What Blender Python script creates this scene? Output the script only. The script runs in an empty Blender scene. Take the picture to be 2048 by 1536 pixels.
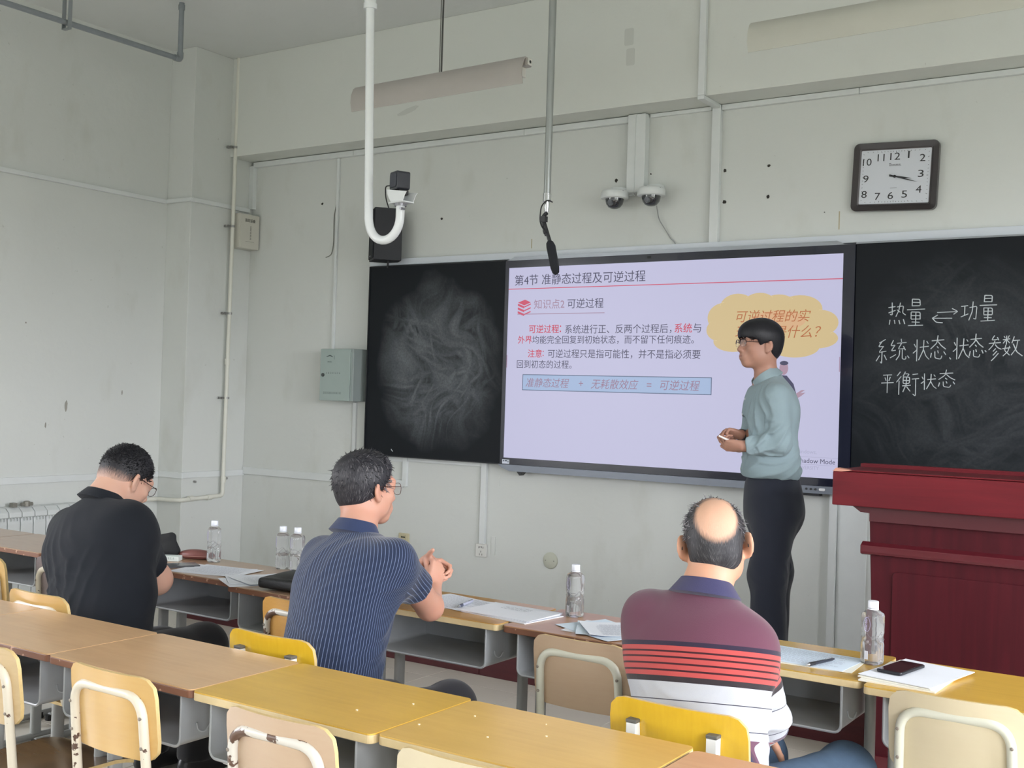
import bpy, math, random
import numpy as np
from mathutils import Vector, Matrix, Euler
R_ = math.radians
random.seed(7)
COL = bpy.context.scene.collection
SC = bpy.context.scene

# ------------------------------------------------------------------ camera
cam_d = bpy.data.cameras.new('camera'); cam = bpy.data.objects.new('camera', cam_d); COL.objects.link(cam)
cam_d.sensor_width = 36.0; cam_d.lens = 2285.82/2048*36.0; cam_d.clip_start = 0.05
yaw, pitch, roll = -0.583706, 0.012153, 0.030729
_f = Vector((math.sin(yaw)*math.cos(pitch), math.cos(yaw)*math.cos(pitch), math.sin(pitch)))
_r = Vector((math.cos(yaw), -math.sin(yaw), 0)); _u = _r.cross(_f)
_r2 = _r*math.cos(roll)+_u*math.sin(roll); _u2 = _u*math.cos(roll)-_r*math.sin(roll)
M = Matrix((( _r2.x,_u2.x,-_f.x,4.0692),(_r2.y,_u2.y,-_f.y,-6.0888),(_r2.z,_u2.z,-_f.z,1.526),(0,0,0,1)))
cam.matrix_world = M
SC.camera = cam
# ------------------------------------------------------------------ world, exposure
SC.view_settings.view_transform = 'Standard'; SC.view_settings.look = 'None'
SC.view_settings.gamma = 1.0; SC.view_settings.use_curve_mapping = False
SC.view_settings.exposure = 0.0
SC.cycles.use_denoising = True
SC.cycles.max_bounces = 10; SC.cycles.diffuse_bounces = 6; SC.cycles.transmission_bounces = 10; SC.cycles.transparent_max_bounces = 12
SC.cycles.sample_clamp_indirect = 6.0
SC.cycles.caustics_reflective = False; SC.cycles.caustics_refractive = False
SKY = 24.5
w = bpy.data.worlds.new('overcast_sky'); SC.world = w; w.use_nodes = True
nt = w.node_tree; bg = nt.nodes['Background']; bg.inputs['Strength'].default_value = SKY
tc = nt.nodes.new('ShaderNodeTexCoord'); sp = nt.nodes.new('ShaderNodeSeparateXYZ'); mr = nt.nodes.new('ShaderNodeMapRange')
mr.inputs[1].default_value = -0.05; mr.inputs[2].default_value = 0.05
mx = nt.nodes.new('ShaderNodeMix'); mx.data_type = 'RGBA'
mx.inputs[6].default_value = (0.16, 0.17, 0.15, 1); mx.inputs[7].default_value = (0.965, 0.970, 1.03, 1)
nt.links.new(tc.outputs['Generated'], sp.inputs[0]); nt.links.new(sp.outputs['Z'], mr.inputs[0])
nt.links.new(mr.outputs[0], mx.inputs[0]); nt.links.new(mx.outputs[2], bg.inputs['Color'])
RX, LX, WY, BY, CZ = 6.4, -2.70, 0.08, -9.6, 4.0       # right wall, left wall, front wall, back wall, ceiling
WIN_R = [(-9.1,-7.5),(-6.7,-5.1),(-4.2,-2.0)]           # windows of the right wall (y range)
WIN_L = [(-8.9,-7.1),(-6.2,-4.7)]                       # windows of the left wall, behind the photographer's view
WZ0, WZ1 = 0.95, 2.95
def portal(x, y0, y1, sgn):
    L = bpy.data.lights.new('window_portal', 'AREA'); L.shape = 'RECTANGLE'; L.size = WZ1-WZ0; L.size_y = y1-y0
    L.cycles.is_portal = True
    o = bpy.data.objects.new('window_portal', L); COL.objects.link(o)
    o.location = (x, (y0+y1)/2, (WZ0+WZ1)/2); o.rotation_euler = (0, R_(90)*sgn, 0)
for a, b in WIN_R: portal(RX+0.1, a, b, 1)
for a, b in WIN_L: portal(LX-0.1, a, b, -1)

# ------------------------------------------------------------------ materials
def srgb(r, g, b):
    f = lambda c: (c/255/12.92) if c/255 <= .04045 else ((c/255+.055)/1.055)**2.4
    return (f(r), f(g), f(b), 1)
MATS = {}
def nmat(name):
    m = bpy.data.materials.new(name); m.use_nodes = True
    return m, m.node_tree, m.node_tree.nodes['Principled BSDF']
def mat(name, col, rough=0.5, metal=0.0, var=0.0, scale=6.0, bump=0.0, bscale=60.0, spec=0.5, coat=0.0, stretch=None):
    """principled colour with noise variation (var) and fine relief (bump)"""
    if name in MATS: return MATS[name]
    m, nt, b = nmat(name); N = nt.nodes.new; Lk = nt.links.new
    c = srgb(*col)
    b.inputs['Base Color'].default_value = c; b.inputs['Roughness'].default_value = rough
    b.inputs['Metallic'].default_value = metal; b.inputs['Specular IOR Level'].default_value = spec
    b.inputs['Coat Weight'].default_value = coat
    tc = N('ShaderNodeTexCoord'); mp = N('ShaderNodeMapping'); Lk(tc.outputs['Object'], mp.inputs[0])
    if stretch: mp.inputs['Scale'].default_value = stretch
    if var > 0:
        n = N('ShaderNodeTexNoise'); n.inputs['Scale'].default_value = scale; n.inputs['Detail'].default_value = 6
        n.inputs['Roughness'].default_value = .6
        Lk(mp.outputs[0], n.inputs['Vector'])
        r = N('ShaderNodeMapRange'); r.inputs[1].default_value = .3; r.inputs[2].default_value = .7
        r.inputs[3].default_value = 1-var; r.inputs[4].default_value = 1+var
        Lk(n.outputs['Fac'], r.inputs[0])
        mu = N('ShaderNodeVectorMath'); mu.operation = 'SCALE'; mu.inputs[0].default_value = c[:3]
        Lk(r.outputs[0], mu.inputs['Scale']); Lk(mu.outputs[0], b.inputs['Base Color'])
    if bump > 0:
        n2 = N('ShaderNodeTexNoise'); n2.inputs['Scale'].default_value = bscale; n2.inputs['Detail'].default_value = 4
        Lk(mp.outputs[0], n2.inputs['Vector'])
        bp = N('ShaderNodeBump'); bp.inputs['Strength'].default_value = bump; bp.inputs['Distance'].default_value = .004
        Lk(n2.outputs['Fac'], bp.inputs['Height']); Lk(bp.outputs[0], b.inputs['Normal'])
    MATS[name] = m
    return m
def emat(name, col, s=1.0):
    if name in MATS: return MATS[name]
    m, nt, b = nmat(name)
    b.inputs['Base Color'].default_value = (.01,.01,.012,1); b.inputs['Roughness'].default_value = .35
    b.inputs['Specular IOR Level'].default_value = .25
    b.inputs['Emission Color'].default_value = srgb(*col); b.inputs['Emission Strength'].default_value = s
    MATS[name] = m; return m
def wallmat(name, col, dirt=0.35):
    m, nt, b = nmat(name); N = nt.nodes.new; Lk = nt.links.new
    b.inputs['Roughness'].default_value = .72; b.inputs['Specular IOR Level'].default_value = .3
    tc = N('ShaderNodeTexCoord'); c = srgb(*col)
    def noise(s, d=5, st=None):
        n = N('ShaderNodeTexNoise'); n.inputs['Scale'].default_value = s; n.inputs['Detail'].default_value = d
        if st:
            mp = N('ShaderNodeMapping'); mp.inputs['Scale'].default_value = st; Lk(tc.outputs['Object'], mp.inputs[0]); Lk(mp.outputs[0], n.inputs['Vector'])
        else: Lk(tc.outputs['Object'], n.inputs['Vector'])
        return n
    def mixc(fac, a, bb):
        x = N('ShaderNodeMix'); x.data_type = 'RGBA'; Lk(fac, x.inputs[0])
        if isinstance(a, tuple): x.inputs[6].default_value = a
        else: Lk(a, x.inputs[6])
        x.inputs[7].default_value = bb; return x.outputs[2]
    def rng(o, a, b2, lo, hi):
        r = N('ShaderNodeMapRange'); r.inputs[1].default_value = a; r.inputs[2].default_value = b2; r.inputs[3].default_value = lo; r.inputs[4].default_value = hi
        Lk(o, r.inputs[0]); return r.outputs[0]
    n1 = noise(.9); o = mixc(rng(n1.outputs['Fac'], .35, .7, 0, dirt*.5), c, tuple(x*.86 for x in c[:3])+(1,))
    n2 = noise(5, 8, (1, 1, .45)); o = mixc(rng(n2.outputs['Fac'], .58, .75, 0, dirt), o, (c[0]*.80, c[1]*.79, c[2]*.74, 1))
    n3 = noise(38, 3); o = mixc(rng(n3.outputs['Fac'], .73, .77, 0, .35), o, (c[0]*.55, c[1]*.54, c[2]*.5, 1))
    Lk(o, b.inputs['Base Color'])
    n4 = noise(14, 8); bp = N('ShaderNodeBump'); bp.inputs['Strength'].default_value = .25; bp.inputs['Distance'].default_value = .01
    Lk(n4.outputs['Fac'], bp.inputs['Height']); Lk(bp.outputs[0], b.inputs['Normal'])
    MATS[name] = m; return m
def wood(name, col, dark, rough=.38, axis=0, sc=1.0, coat=0.0, amt=.5, spec=.5):
    """laminate or veneer with grain along an object axis"""
    if name in MATS: return MATS[name]
    m, nt, b = nmat(name); N = nt.nodes.new; Lk = nt.links.new
    tc = N('ShaderNodeTexCoord'); mp = N('ShaderNodeMapping'); s = [30*sc, 30*sc, 30*sc]; s[axis] = 2.2*sc
    mp.inputs['Scale'].default_value = s; Lk(tc.outputs['Object'], mp.inputs[0])
    n = N('ShaderNodeTexNoise'); n.inputs['Scale'].default_value = 2.0; n.inputs['Detail'].default_value = 8; n.inputs['Distortion'].default_value = .6
    Lk(mp.outputs[0], n.inputs['Vector'])
    r = N('ShaderNodeMapRange'); r.inputs[1].default_value = .35; r.inputs[2].default_value = .72; r.inputs[3].default_value = 0; r.inputs[4].default_value = amt
    Lk(n.outputs['Fac'], r.inputs[0])
    x = N('ShaderNodeMix'); x.data_type = 'RGBA'; x.inputs[6].default_value = srgb(*col); x.inputs[7].default_value = srgb(*dark)
    Lk(r.outputs[0], x.inputs[0])
    n2 = N('ShaderNodeTexNoise'); n2.inputs['Scale'].default_value = 4; n2.inputs['Detail'].default_value = 3; Lk(tc.outputs['Object'], n2.inputs['Vector'])
    r2 = N('ShaderNodeMapRange'); r2.inputs[1].default_value = .3; r2.inputs[2].default_value = .7; r2.inputs[3].default_value = .93; r2.inputs[4].default_value = 1.06
    Lk(n2.outputs['Fac'], r2.inputs[0])
    mu = N('ShaderNodeVectorMath'); mu.operation = 'SCALE'; Lk(x.outputs[2], mu.inputs[0]); Lk(r2.outputs[0], mu.inputs['Scale'])
    Lk(mu.outputs[0], b.inputs['Base Color']); b.inputs['Roughness'].default_value = rough; b.inputs['Coat Weight'].default_value = coat
    b.inputs['Coat Roughness'].default_value = .15; b.inputs['Specular IOR Level'].default_value = spec
    MATS[name] = m; return m
def chipped(name, paint, under, lo=.60, scale=22, rough=.35):
    """painted steel with chipped patches"""
    if name in MATS: return MATS[name]
    m, nt, b = nmat(name); N = nt.nodes.new; Lk = nt.links.new
    tc = N('ShaderNodeTexCoord'); n = N('ShaderNodeTexNoise'); n.inputs['Scale'].default_value = scale; n.inputs['Detail'].default_value = 6
    Lk(tc.outputs['Object'], n.inputs['Vector'])
    r = N('ShaderNodeMapRange'); r.inputs[1].default_value = lo; r.inputs[2].default_value = lo+.012
    Lk(n.outputs['Fac'], r.inputs[0])
    x = N('ShaderNodeMix'); x.data_type = 'RGBA'; x.inputs[6].default_value = srgb(*paint); x.inputs[7].default_value = srgb(*under)
    Lk(r.outputs[0], x.inputs[0]); Lk(x.outputs[2], b.inputs['Base Color']); b.inputs['Roughness'].default_value = rough
    inv = N('ShaderNodeMath'); inv.operation = 'SUBTRACT'; inv.inputs[0].default_value = 1; Lk(r.outputs[0], inv.inputs[1])
    bp = N('ShaderNodeBump'); bp.inputs['Strength'].default_value = .5; bp.inputs['Distance'].default_value = .001
    Lk(inv.outputs[0], bp.inputs['Height']); Lk(bp.outputs[0], b.inputs['Normal'])
    MATS[name] = m; return m

# ------------------------------------------------------------------ mesh builder
class MB:
    def __init__(s): s.v = []; s.f = []; s.mi = []; s.cur = 0
    def add(s, vs, fs):
        n = len(s.v); s.v += [tuple(v) for v in vs]; s.f += [tuple(i+n for i in f) for f in fs]; s.mi += [s.cur]*len(fs); return s
    def box(s, x0, x1, y0, y1, z0, z1):
        return s.add([(x0,y0,z0),(x1,y0,z0),(x1,y1,z0),(x0,y1,z0),(x0,y0,z1),(x1,y0,z1),(x1,y1,z1),(x0,y1,z1)],
                     [(0,3,2,1),(4,5,6,7),(0,1,5,4),(1,2,6,5),(2,3,7,6),(3,0,4,7)])
    def prism(s, pts, a, b, axis='z'):
        """outline pts (2d, ccw) extruded from a to b along an axis: z:(x,y) y:(x,z) x:(y,z)"""
        n = len(pts)
        def P(p, h):
            return (p[0], p[1], h) if axis == 'z' else ((p[0], h, p[1]) if axis == 'y' else (h, p[0], p[1]))
        vs = [P(p, a) for p in pts]+[P(p, b) for p in pts]
        return s.add(vs, [tuple(range(n))[::-1], tuple(range(n, 2*n))]+[(i, (i+1) % n, n+(i+1) % n, n+i) for i in range(n)])
    def tube(s, path, r, seg=10, cap=True, flat=1.0):
        path = [Vector(p) for p in path]; n = len(path)
        rs = r if isinstance(r, (list, tuple)) else [r]*n
        T = [((path[min(i+1, n-1)]-path[max(i-1, 0)]).normalized()) for i in range(n)]
        up = Vector((0,0,1)) if abs(T[0].z) < .9 else Vector((1,0,0))
        a = T[0].cross(up).normalized(); vs = []; fs = []
        for i in range(n):
            a = (a - T[i]*a.dot(T[i])).normalized(); b = T[i].cross(a)
            for k in range(seg):
                t = 2*math.pi*k/seg
                vs.append(path[i]+a*(math.cos(t)*rs[i])+b*(math.sin(t)*rs[i]*flat))
        for i in range(n-1):
            for k in range(seg):
                k2 = (k+1) % seg
                fs.append((i*seg+k, i*seg+k2, (i+1)*seg+k2, (i+1)*seg+k))
        if cap: fs += [tuple(range(seg))[::-1], tuple((n-1)*seg+k for k in range(seg))]
        return s.add(vs, fs)
    def lathe(s, prof, c=(0,0,0), seg=20, axis='z', sq=None):
        """profile of (r, h); sq = superellipse exponent for square-ish bodies"""
        vs = []; fs = []
        for (r, h) in prof:
            for k in range(seg):
                t = 2*math.pi*(k+.5)/seg; x, y = math.cos(t), math.sin(t)
                if sq and r > .02:
                    q = (abs(x)**sq+abs(y)**sq)**(-1/sq); x *= q; y *= q
                p = (r*x, r*y, h)
                if axis == 'y': p = (p[0], p[2], p[1])
                if axis == 'x': p = (p[2], p[0], p[1])
                vs.append((c[0]+p[0], c[1]+p[1], c[2]+p[2]))
        n = len(prof)
        for i in range(n-1):
            for k in range(seg):
                k2 = (k+1) % seg; fs.append((i*seg+k, i*seg+k2, (i+1)*seg+k2, (i+1)*seg+k))
        fs += [tuple(range(seg))[::-1], tuple((n-1)*seg+k for k in range(seg))]
        return s.add(vs, fs)
    def build(s, name, m=None, parent=None, smooth=False, bevel=0, loc=None, rot=None, seg=2, autosm=True):
        me = bpy.data.meshes.new(name); me.from_pydata(s.v, [], s.f)
        for mm in (m if isinstance(m, (list, tuple)) else [m]): me.materials.append(mm)
        if isinstance(m, (list, tuple)): me.polygons.foreach_set('material_index', s.mi)
        me.validate(); me.update()
        o = bpy.data.objects.new(name, me); COL.objects.link(o)
        fixn(me)
        if smooth:
            me.polygons.foreach_set('use_smooth', [True]*len(me.polygons))
            if autosm: me.set_sharp_from_angle(angle=R_(50))
        if bevel:
            b = o.modifiers.new('bevel', 'BEVEL'); b.width = bevel; b.segments = seg; b.limit_method = 'ANGLE'; b.angle_limit = R_(40)
        if parent: o.parent = parent
        if loc: o.location = loc
        if rot: o.rotation_euler = rot
        return o
def fixn(me):
    import bmesh
    bm = bmesh.new(); bm.from_mesh(me); bmesh.ops.recalc_face_normals(bm, faces=bm.faces); bm.to_mesh(me); bm.free()
def rrect(x0, x1, y0, y1, r, n=5):
    pts = []
    for cx, cy, a in ((x1-r, y0+r, -90), (x1-r, y1-r, 0), (x0+r, y1-r, 90), (x0+r, y0+r, 180)):
        for i in range(n+1):
            t = R_(a+90*i/n); pts.append((cx+r*math.cos(t), cy+r*math.sin(t)))
    return pts
def fillet(pts, r, n=6):
    pts = [Vector(p) for p in pts]; out = [pts[0]]
    for i in range(1, len(pts)-1):
        p, a, b = pts[i], (pts[i-1]-pts[i]), (pts[i+1]-pts[i])
        rr = min(r, a.length*.49, b.length*.49); p0 = p+a.normalized()*rr; p1 = p+b.normalized()*rr
        for k in range(n+1):
            t = k/n; out.append(p0*(1-t)**2+p*2*t*(1-t)+p1*t*t)
    out.append(pts[-1]); return out
def tag(o, label, cat, group=None):
    o['label'] = label; o['category'] = cat
    if group: o['group'] = group
    return o
def thing(name, label, cat, loc=(0,0,0), rz=0.0, group=None):
    o = bpy.data.objects.new(name, None); COL.objects.link(o); o.empty_display_size = .1
    o.location = loc; o.rotation_euler = (0, 0, rz)
    return tag(o, label, cat, group)
def struct(o): o['kind'] = 'structure'; return o

# ------------------------------------------------------------------ room shell
M_wall = wallmat('painted_plaster', (209, 212, 209), .35)
M_wallb = wallmat('painted_plaster_beam', (213, 216, 211), .2)
M_ceil = wallmat('painted_ceiling', (212, 215, 214), .15)
M_trunk = mat('white_plastic_trunking', (214, 218, 218), .45, var=.03)
M_pvc = mat('cream_painted_pipe', (214, 214, 204), .4, var=.03)
XP, YP = -2.44, -0.51    # pilaster: face x, end y
MB().box(LX-.25, RX+.25, BY-.25, WY+.25, -.12, 0).build('floor', mat('cream_floor_tile', (196, 190, 180), .28, var=.05, scale=3))['kind'] = 'structure'
MB().box(LX-.25, RX+.25, BY-.25, WY+.25, CZ, CZ+.12).build('ceiling', M_ceil)['kind'] = 'structure'
# tile joints on the floor in view are recessed lines between tiles laid proud of the slab
fl = bpy.data.objects['floor']
tile = MB().box(.002, .598, .002, .598, 0, .004)
me_t = tile.build('tile', mat('cream_tile_glaze', (205, 199, 188), .22, var=.04, scale=2), fl).data
bpy.data.objects.remove(bpy.data.objects['tile'])
k = 0
for i in range(15):
    for j in range(16):
        x = LX+.6*i; y = WY-.6*(j+1)
        if x > 6.3: continue
        o = bpy.data.objects.new('tile', me_t); COL.objects.link(o); o.parent = fl; o.location = (x, y, 0)
struct(MB().box(LX-.25, RX+.25, WY, WY+.25, 0, CZ).build('wall_front', M_wall))
struct(MB().box(LX-.25, RX+.25, BY-.25, BY, 0, CZ).build('wall_back', M_wall))
def sidewall(name, x0, x1, wins):
    m = MB(); y = BY
    for a, b in sorted(wins):
        m.box(x0, x1, y, a, 0, CZ); m.box(x0, x1, a, b, 0, WZ0); m.box(x0, x1, a, b, WZ1, CZ); y = b
    m.box(x0, x1, y, WY, 0, CZ)
    struct(m.build(name, M_wall))
sidewall('wall_left', LX-.25, LX, WIN_L); sidewall('wall_right', RX, RX+.25, WIN_R)
M_frame = mat('white_window_frame', (225, 226, 224), .4)
n = 0
for xs, wins in ((RX+.12, WIN_R), (LX-.12, WIN_L)):
    for a, b in wins:
        n += 1; m = MB(); t = .03
        for y in (a+t, (a*2+b)/3, (a+2*b)/3, b-t): m.box(xs-.03, xs+.03, y-t, y+t, WZ0, WZ1)
        for z in (WZ0+t, WZ0+1.35, WZ1-t): m.box(xs-.028, xs+.028, a, b, z-t, z+t)
        struct(m.build('window_%d' % n, M_frame))
struct(MB().box(LX, XP, YP, WY, 0, CZ).build('wall_pilaster', M_wall, bevel=.004))
struct(MB().box(XP, RX, -.155, WY, 3.262, CZ).build('wall_beam', M_wallb, bevel=.004))
M_mar = wood('maroon_painted_board', (78, 34, 38), (54, 22, 27), .45, 0, .6, spec=.3)
# teachers' platform with its maroon riser boards
pf = MB().box(-1.86, RX-.4, -.90, WY-.002, 0, .155).build('floor_platform', mat('grey_platform_top', (150, 140, 130), .5, var=.06)); struct(pf)
x = -1.9
while x < RX-.4:
    MB().box(x, min(x+1.196, RX-.4), -.925, -.902, 0.004, .165).build('riser_board', M_mar, pf, bevel=.003); x += 1.2
MB().box(-1.905, -1.88, -.9, WY-.002, .004, .165).build('riser_board', M_mar, pf, bevel=.003)

# trunking and conduit on the walls
def trunk(n, x0, x1, y0, y1, z0, z1, m=None, bv=.002):
    return struct(MB().box(x0, x1, y0, y1, z0, z1).build('trim_%d' % n, m or M_trunk, bevel=bv))
T = 0
def tk(*a, **k):
    global T; T += 1; return trunk(T, *a, **k)
# lengths of cable trunking with small gaps between them
for a, b in ((-2.40, -1.40), (-1.397, .05), (.053, .84)): tk(a, b, .045, WY, 3.218, 3.256)
for a, b in ((1.41, 2.2), (2.203, 3.6), (3.603, 5.0)): tk(a, b, .05, WY, 3.228, 3.258)
for a, b in ((.945, 1.34),): tk(a, b, .06, WY, 3.236, 3.258)
tk(XP, XP+.045, .042, WY, 2.90, 3.23)
tk(-1.565, -1.545, .062, WY, 1.83, 3.216)
tk(-1.345, -1.315, .066, WY, .96, 1.46)
o = tk(.815, .935, .02, WY, 2.785, 3.257, bv=.004); MB().box(.868, .872, .015, .0195, 2.785, 3.257).build('duct_ridge', M_trunk, o)
tk(1.352, 1.405, .045, WY, 2.462, 3.258)
tk(1.362, 1.402, -.185, -.157, 3.262, CZ); tk(1.362, 1.402, -.185, .045, 3.238, 3.2605)
tk(-2.70, -2.672, -5.0, YP-.03, 2.868, 2.898); tk(-2.70, XP+.026, YP-.028, YP, 2.872, 2.900)
tk(XP, XP+.026, YP, .04, 2.872, 2.902)
tk(-2.70, -2.682, -4.4, YP-.012, .868, .912); tk(-2.70, XP+.014, YP-.015, YP, .872, .914)
tk(XP, XP+.014, YP, WY, .874, .918); tk(XP+.014, -.87, .062, WY, .886, .938)
tk(-.872, -.835, .058, WY, .896, 1.10); tk(-1.05, -.874, .066, WY, 1.062, 1.10); tk(-.834, -.214, .064, WY, 1.068, 1.10)
tk(-.212, -.170, .055, WY, .566, 1.098)
tk(2.10, 2.14, .05, WY, .165, 1.06); tk(2.142, 2.30, .07, WY, .165, 1.06)
tk(-1.20, 3.9, .035, WY, 2.418, 2.462, mat('pale_blue_white_rail', (206, 212, 220), .4))

# wall blemishes: drilled holes
m = MB()
for x, z, r in ((1.426,2.88,.012),(1.692,2.885,.011),(1.429,2.697,.013),(1.694,2.71,.011),(.714,2.878,.013),(-.616,2.723,.010),(-1.713,2.9,.010),(2.02,2.6,.004),(.95,2.9,.006),(-1.2,2.3,.004),(-.95,2.86,.004)):
    pts = [(x+r*random.uniform(.6, 1.2)*math.cos(t), z+r*random.uniform(.6, 1.2)*math.sin(t)) for t in [2*math.pi*q/9 for q in range(9)]]
    m.prism(pts, WY-.0015, WY+.01, 'y')
o = m.build('drill_hole', mat('dark_hole', (52, 50, 46), .9)); o.parent = bpy.data.objects['wall_front']
m = MB()
for x, z0, z1 in ((.113, 2.49, 2.55), (2.103, 2.50, 2.60)): m.box(x-.003, x+.003, WY-.001, WY+.01, z0, z1)
o = m.build('yellow_tape_mark', mat('yellowed_mark', (176, 166, 138), .8)); o.parent = bpy.data.objects['wall_front']
# repaired plaster patches, a shade darker
m = MB()
def blob2(cx, cz, rx, rz, n=14, rot=0):
    return [(cx+rx*random.uniform(.8, 1.15)*math.cos(2*math.pi*q/n)*1+rz*rot*math.sin(2*math.pi*q/n), cz+rz*random.uniform(.75, 1.2)*math.sin(2*math.pi*q/n)+rot*rx*math.cos(2*math.pi*q/n)) for q in range(n)]
m.prism(blob2(-.75, 3.42, .09, .018, rot=.25), -.1565, -.150, 'y')
m.prism(rrect(.87, .93, 3.62, 3.72, .01), -.1565, -.150, 'y'); m.prism(rrect(.885, .94, 3.50, 3.60, .01), -.1565, -.150, 'y')
o = m.build('plaster_patch', mat('grey_plaster_patch', (198, 201, 196), .8)); o.parent = bpy.data.objects['wall_beam']
# chips on the left wall
m = MB()
for y, z, a, b in ((-1.3, 1.38, .012, .035), (-1.62, 1.92, .006, .006), (-1.45, 1.25, .006, .018), (-.85, 1.48, .005, .018)):
    m.prism(blob2(y, z, a, b), LX-.01, LX+.0012, 'x')
o = m.build('paint_chip', mat('exposed_plaster', (150, 148, 140), .9)); o.parent = bpy.data.objects['wall_left']

# ------------------------------------------------------------------ text helpers
def text(s, x, z, width, y, m, parent, name='lettering', shear=0.0, bold=0.0, height=None, rot=None, loc=None, spacing=1.0):
    cu = bpy.data.curves.new(name, 'FONT'); cu.body = s; cu.size = 1.0; cu.shear = shear; cu.offset = bold; cu.space_character = spacing
    cu.resolution_u = 3
    t = bpy.data.objects.new(name, cu); COL.objects.link(t)
    me = bpy.data.meshes.new_from_object(t.evaluated_get(bpy.context.evaluated_depsgraph_get()))
    bpy.data.objects.remove(t)
    n = len(me.vertices); co = np.empty(n*3, np.float32); me.vertices.foreach_get('co', co); co = co.reshape(-1, 3)
    mn, mxx = co.min(0), co.max(0); sc = width/(mxx[0]-mn[0]); sy = sc if height is None else height/(mxx[1]-mn[1])
    co[:, 0] = (co[:, 0]-mn[0])*sc; co[:, 1] = (co[:, 1]-(mn[1]+mxx[1])/2)*sy; co[:, 2] = 0
    me.vertices.foreach_set('co', co.ravel()); me.materials.clear(); me.materials.append(m); me.update()
    o = bpy.data.objects.new(name, me); COL.objects.link(o); o.parent = parent
    o.location = loc or (x, y, z); o.rotation_euler = rot or (R_(90), 0, 0)
    return o

# ------------------------------------------------------------------ blackboards
def boardmat(name, cx, cz, rx, rz, amt, ang):
    m, nt, b = nmat(name); N = nt.nodes.new; Lk = nt.links.new
    tc = N('ShaderNodeTexCoord'); sp = N('ShaderNodeSeparateXYZ'); Lk(tc.outputs['Object'], sp.inputs[0])
    def math_(op, a, bb=None, c=None):
        q = N('ShaderNodeMath'); q.operation = op; q.use_clamp = False
        for i, v in enumerate((a, bb, c)):
            if v is None: continue
            if isinstance(v, (int, float)): q.inputs[i].default_value = v
            else: Lk(v, q.inputs[i])
        return q.outputs[0]
    dx = math_('DIVIDE', math_('SUBTRACT', sp.outputs['X'], cx), rx); dz = math_('DIVIDE', math_('SUBTRACT', sp.outputs['Z'], cz), rz)
    d = math_('SQRT', math_('ADD', math_('MULTIPLY', dx, dx), math_('MULTIPLY', dz, dz)))
    n0 = N('ShaderNodeTexNoise'); n0.inputs['Scale'].default_value = 3.2; n0.inputs['Detail'].default_value = 3; Lk(tc.outputs['Object'], n0.inputs['Vector'])
    edge = N('ShaderNodeMapRange'); edge.inputs[1].default_value = 1.08; edge.inputs[2].default_value = .62
    Lk(math_('ADD', d, math_('MULTIPLY', math_('SUBTRACT', n0.outputs['Fac'], .5), .55)), edge.inputs[0])
    # wiping strokes: bands of noise stretched along curved directions
    acc = None
    nw = N('ShaderNodeTexNoise'); nw.inputs['Scale'].default_value = 1.6; nw.inputs['Detail'].default_value = 1; Lk(tc.outputs['Object'], nw.inputs['Vector'])
    sv = N('ShaderNodeVectorMath'); sv.operation = 'MULTIPLY_ADD'; Lk(nw.outputs['Color'], sv.inputs[0]); sv.inputs[1].default_value = (.9, 0, .9); Lk(tc.outputs['Object'], sv.inputs[2])
    for (a, s) in ((ang, 1.0), (ang-48, 1.6), (ang+38, 2.1)):
        mp = N('ShaderNodeMapping'); mp.vector_type = 'TEXTURE'; mp.inputs['Rotation'].default_value = (0, R_(a), 0); mp.inputs['Scale'].default_value = (.62/s, 1, .16/s)
        wv = N('ShaderNodeTexNoise'); wv.inputs['Scale'].default_value = 1.2; wv.inputs['Detail'].default_value = 4; wv.inputs['Distortion'].default_value = .4
        Lk(sv.outputs[0], mp.inputs[0]); Lk(mp.outputs[0], wv.inputs['Vector'])
        rr = N('ShaderNodeMapRange'); rr.inputs[1].default_value = .42; rr.inputs[2].default_value = .66; Lk(wv.outputs['Fac'], rr.inputs[0])
        acc = rr.outputs[0] if acc is None else math_('MAXIMUM', acc, rr.outputs[0])
    n5 = N('ShaderNodeTexNoise'); n5.inputs['Scale'].default_value = 90; Lk(tc.outputs['Object'], n5.inputs['Vector'])
    f = math_('MULTIPLY', math_('MULTIPLY', math_('ADD', math_('MULTIPLY', acc, .8), .2), edge.outputs[0]), math_('MULTIPLY', math_('ADD', n5.outputs['Fac'], .5), amt))
    x = N('ShaderNodeMix'); x.data_type = 'RGBA'; x.inputs[6].default_value = srgb(20, 24, 29); x.inputs[7].default_value = srgb(150, 156, 162)
    Lk(f, x.inputs[0]); Lk(x.outputs[2], b.inputs['Base Color']); b.inputs['Roughness'].default_value = .55; b.inputs['Specular IOR Level'].default_value = .2
    return m
M_alu = mat('brushed_aluminium', (150, 154, 160), .35, metal=.6)
M_chalk = mat('chalk_line', (190, 196, 200), .9)
bl = thing('blackboard', 'dark wiped blackboard panel on the left of the display, swirled with chalk smears', 'blackboard', (-.6, .02, 1.1))
MB().box(-1.166, -.03, .004, .03, 1.104, 2.405).build('panel', boardmat('blackboard_smeared', -.56, 1.73, .50, .56, .36, 62), bl).location = (.6, -.02, -1.1)
m = MB(); m.box(-1.173, -1.166, -.002, WY-.002, 1.098, 2.41); m.box(-1.166, -.03, .0, WY-.03, 1.098, 1.104); m.box(-1.166, -.03, .0, WY-.03, 2.405, 2.411); m.box(-1.166, -.03, .032, WY-.002, 1.104, 2.405)
m.build('board_frame', mat('black_board_frame', (28, 30, 34), .5), bl, loc=(.6, -.02, -1.1))
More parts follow.
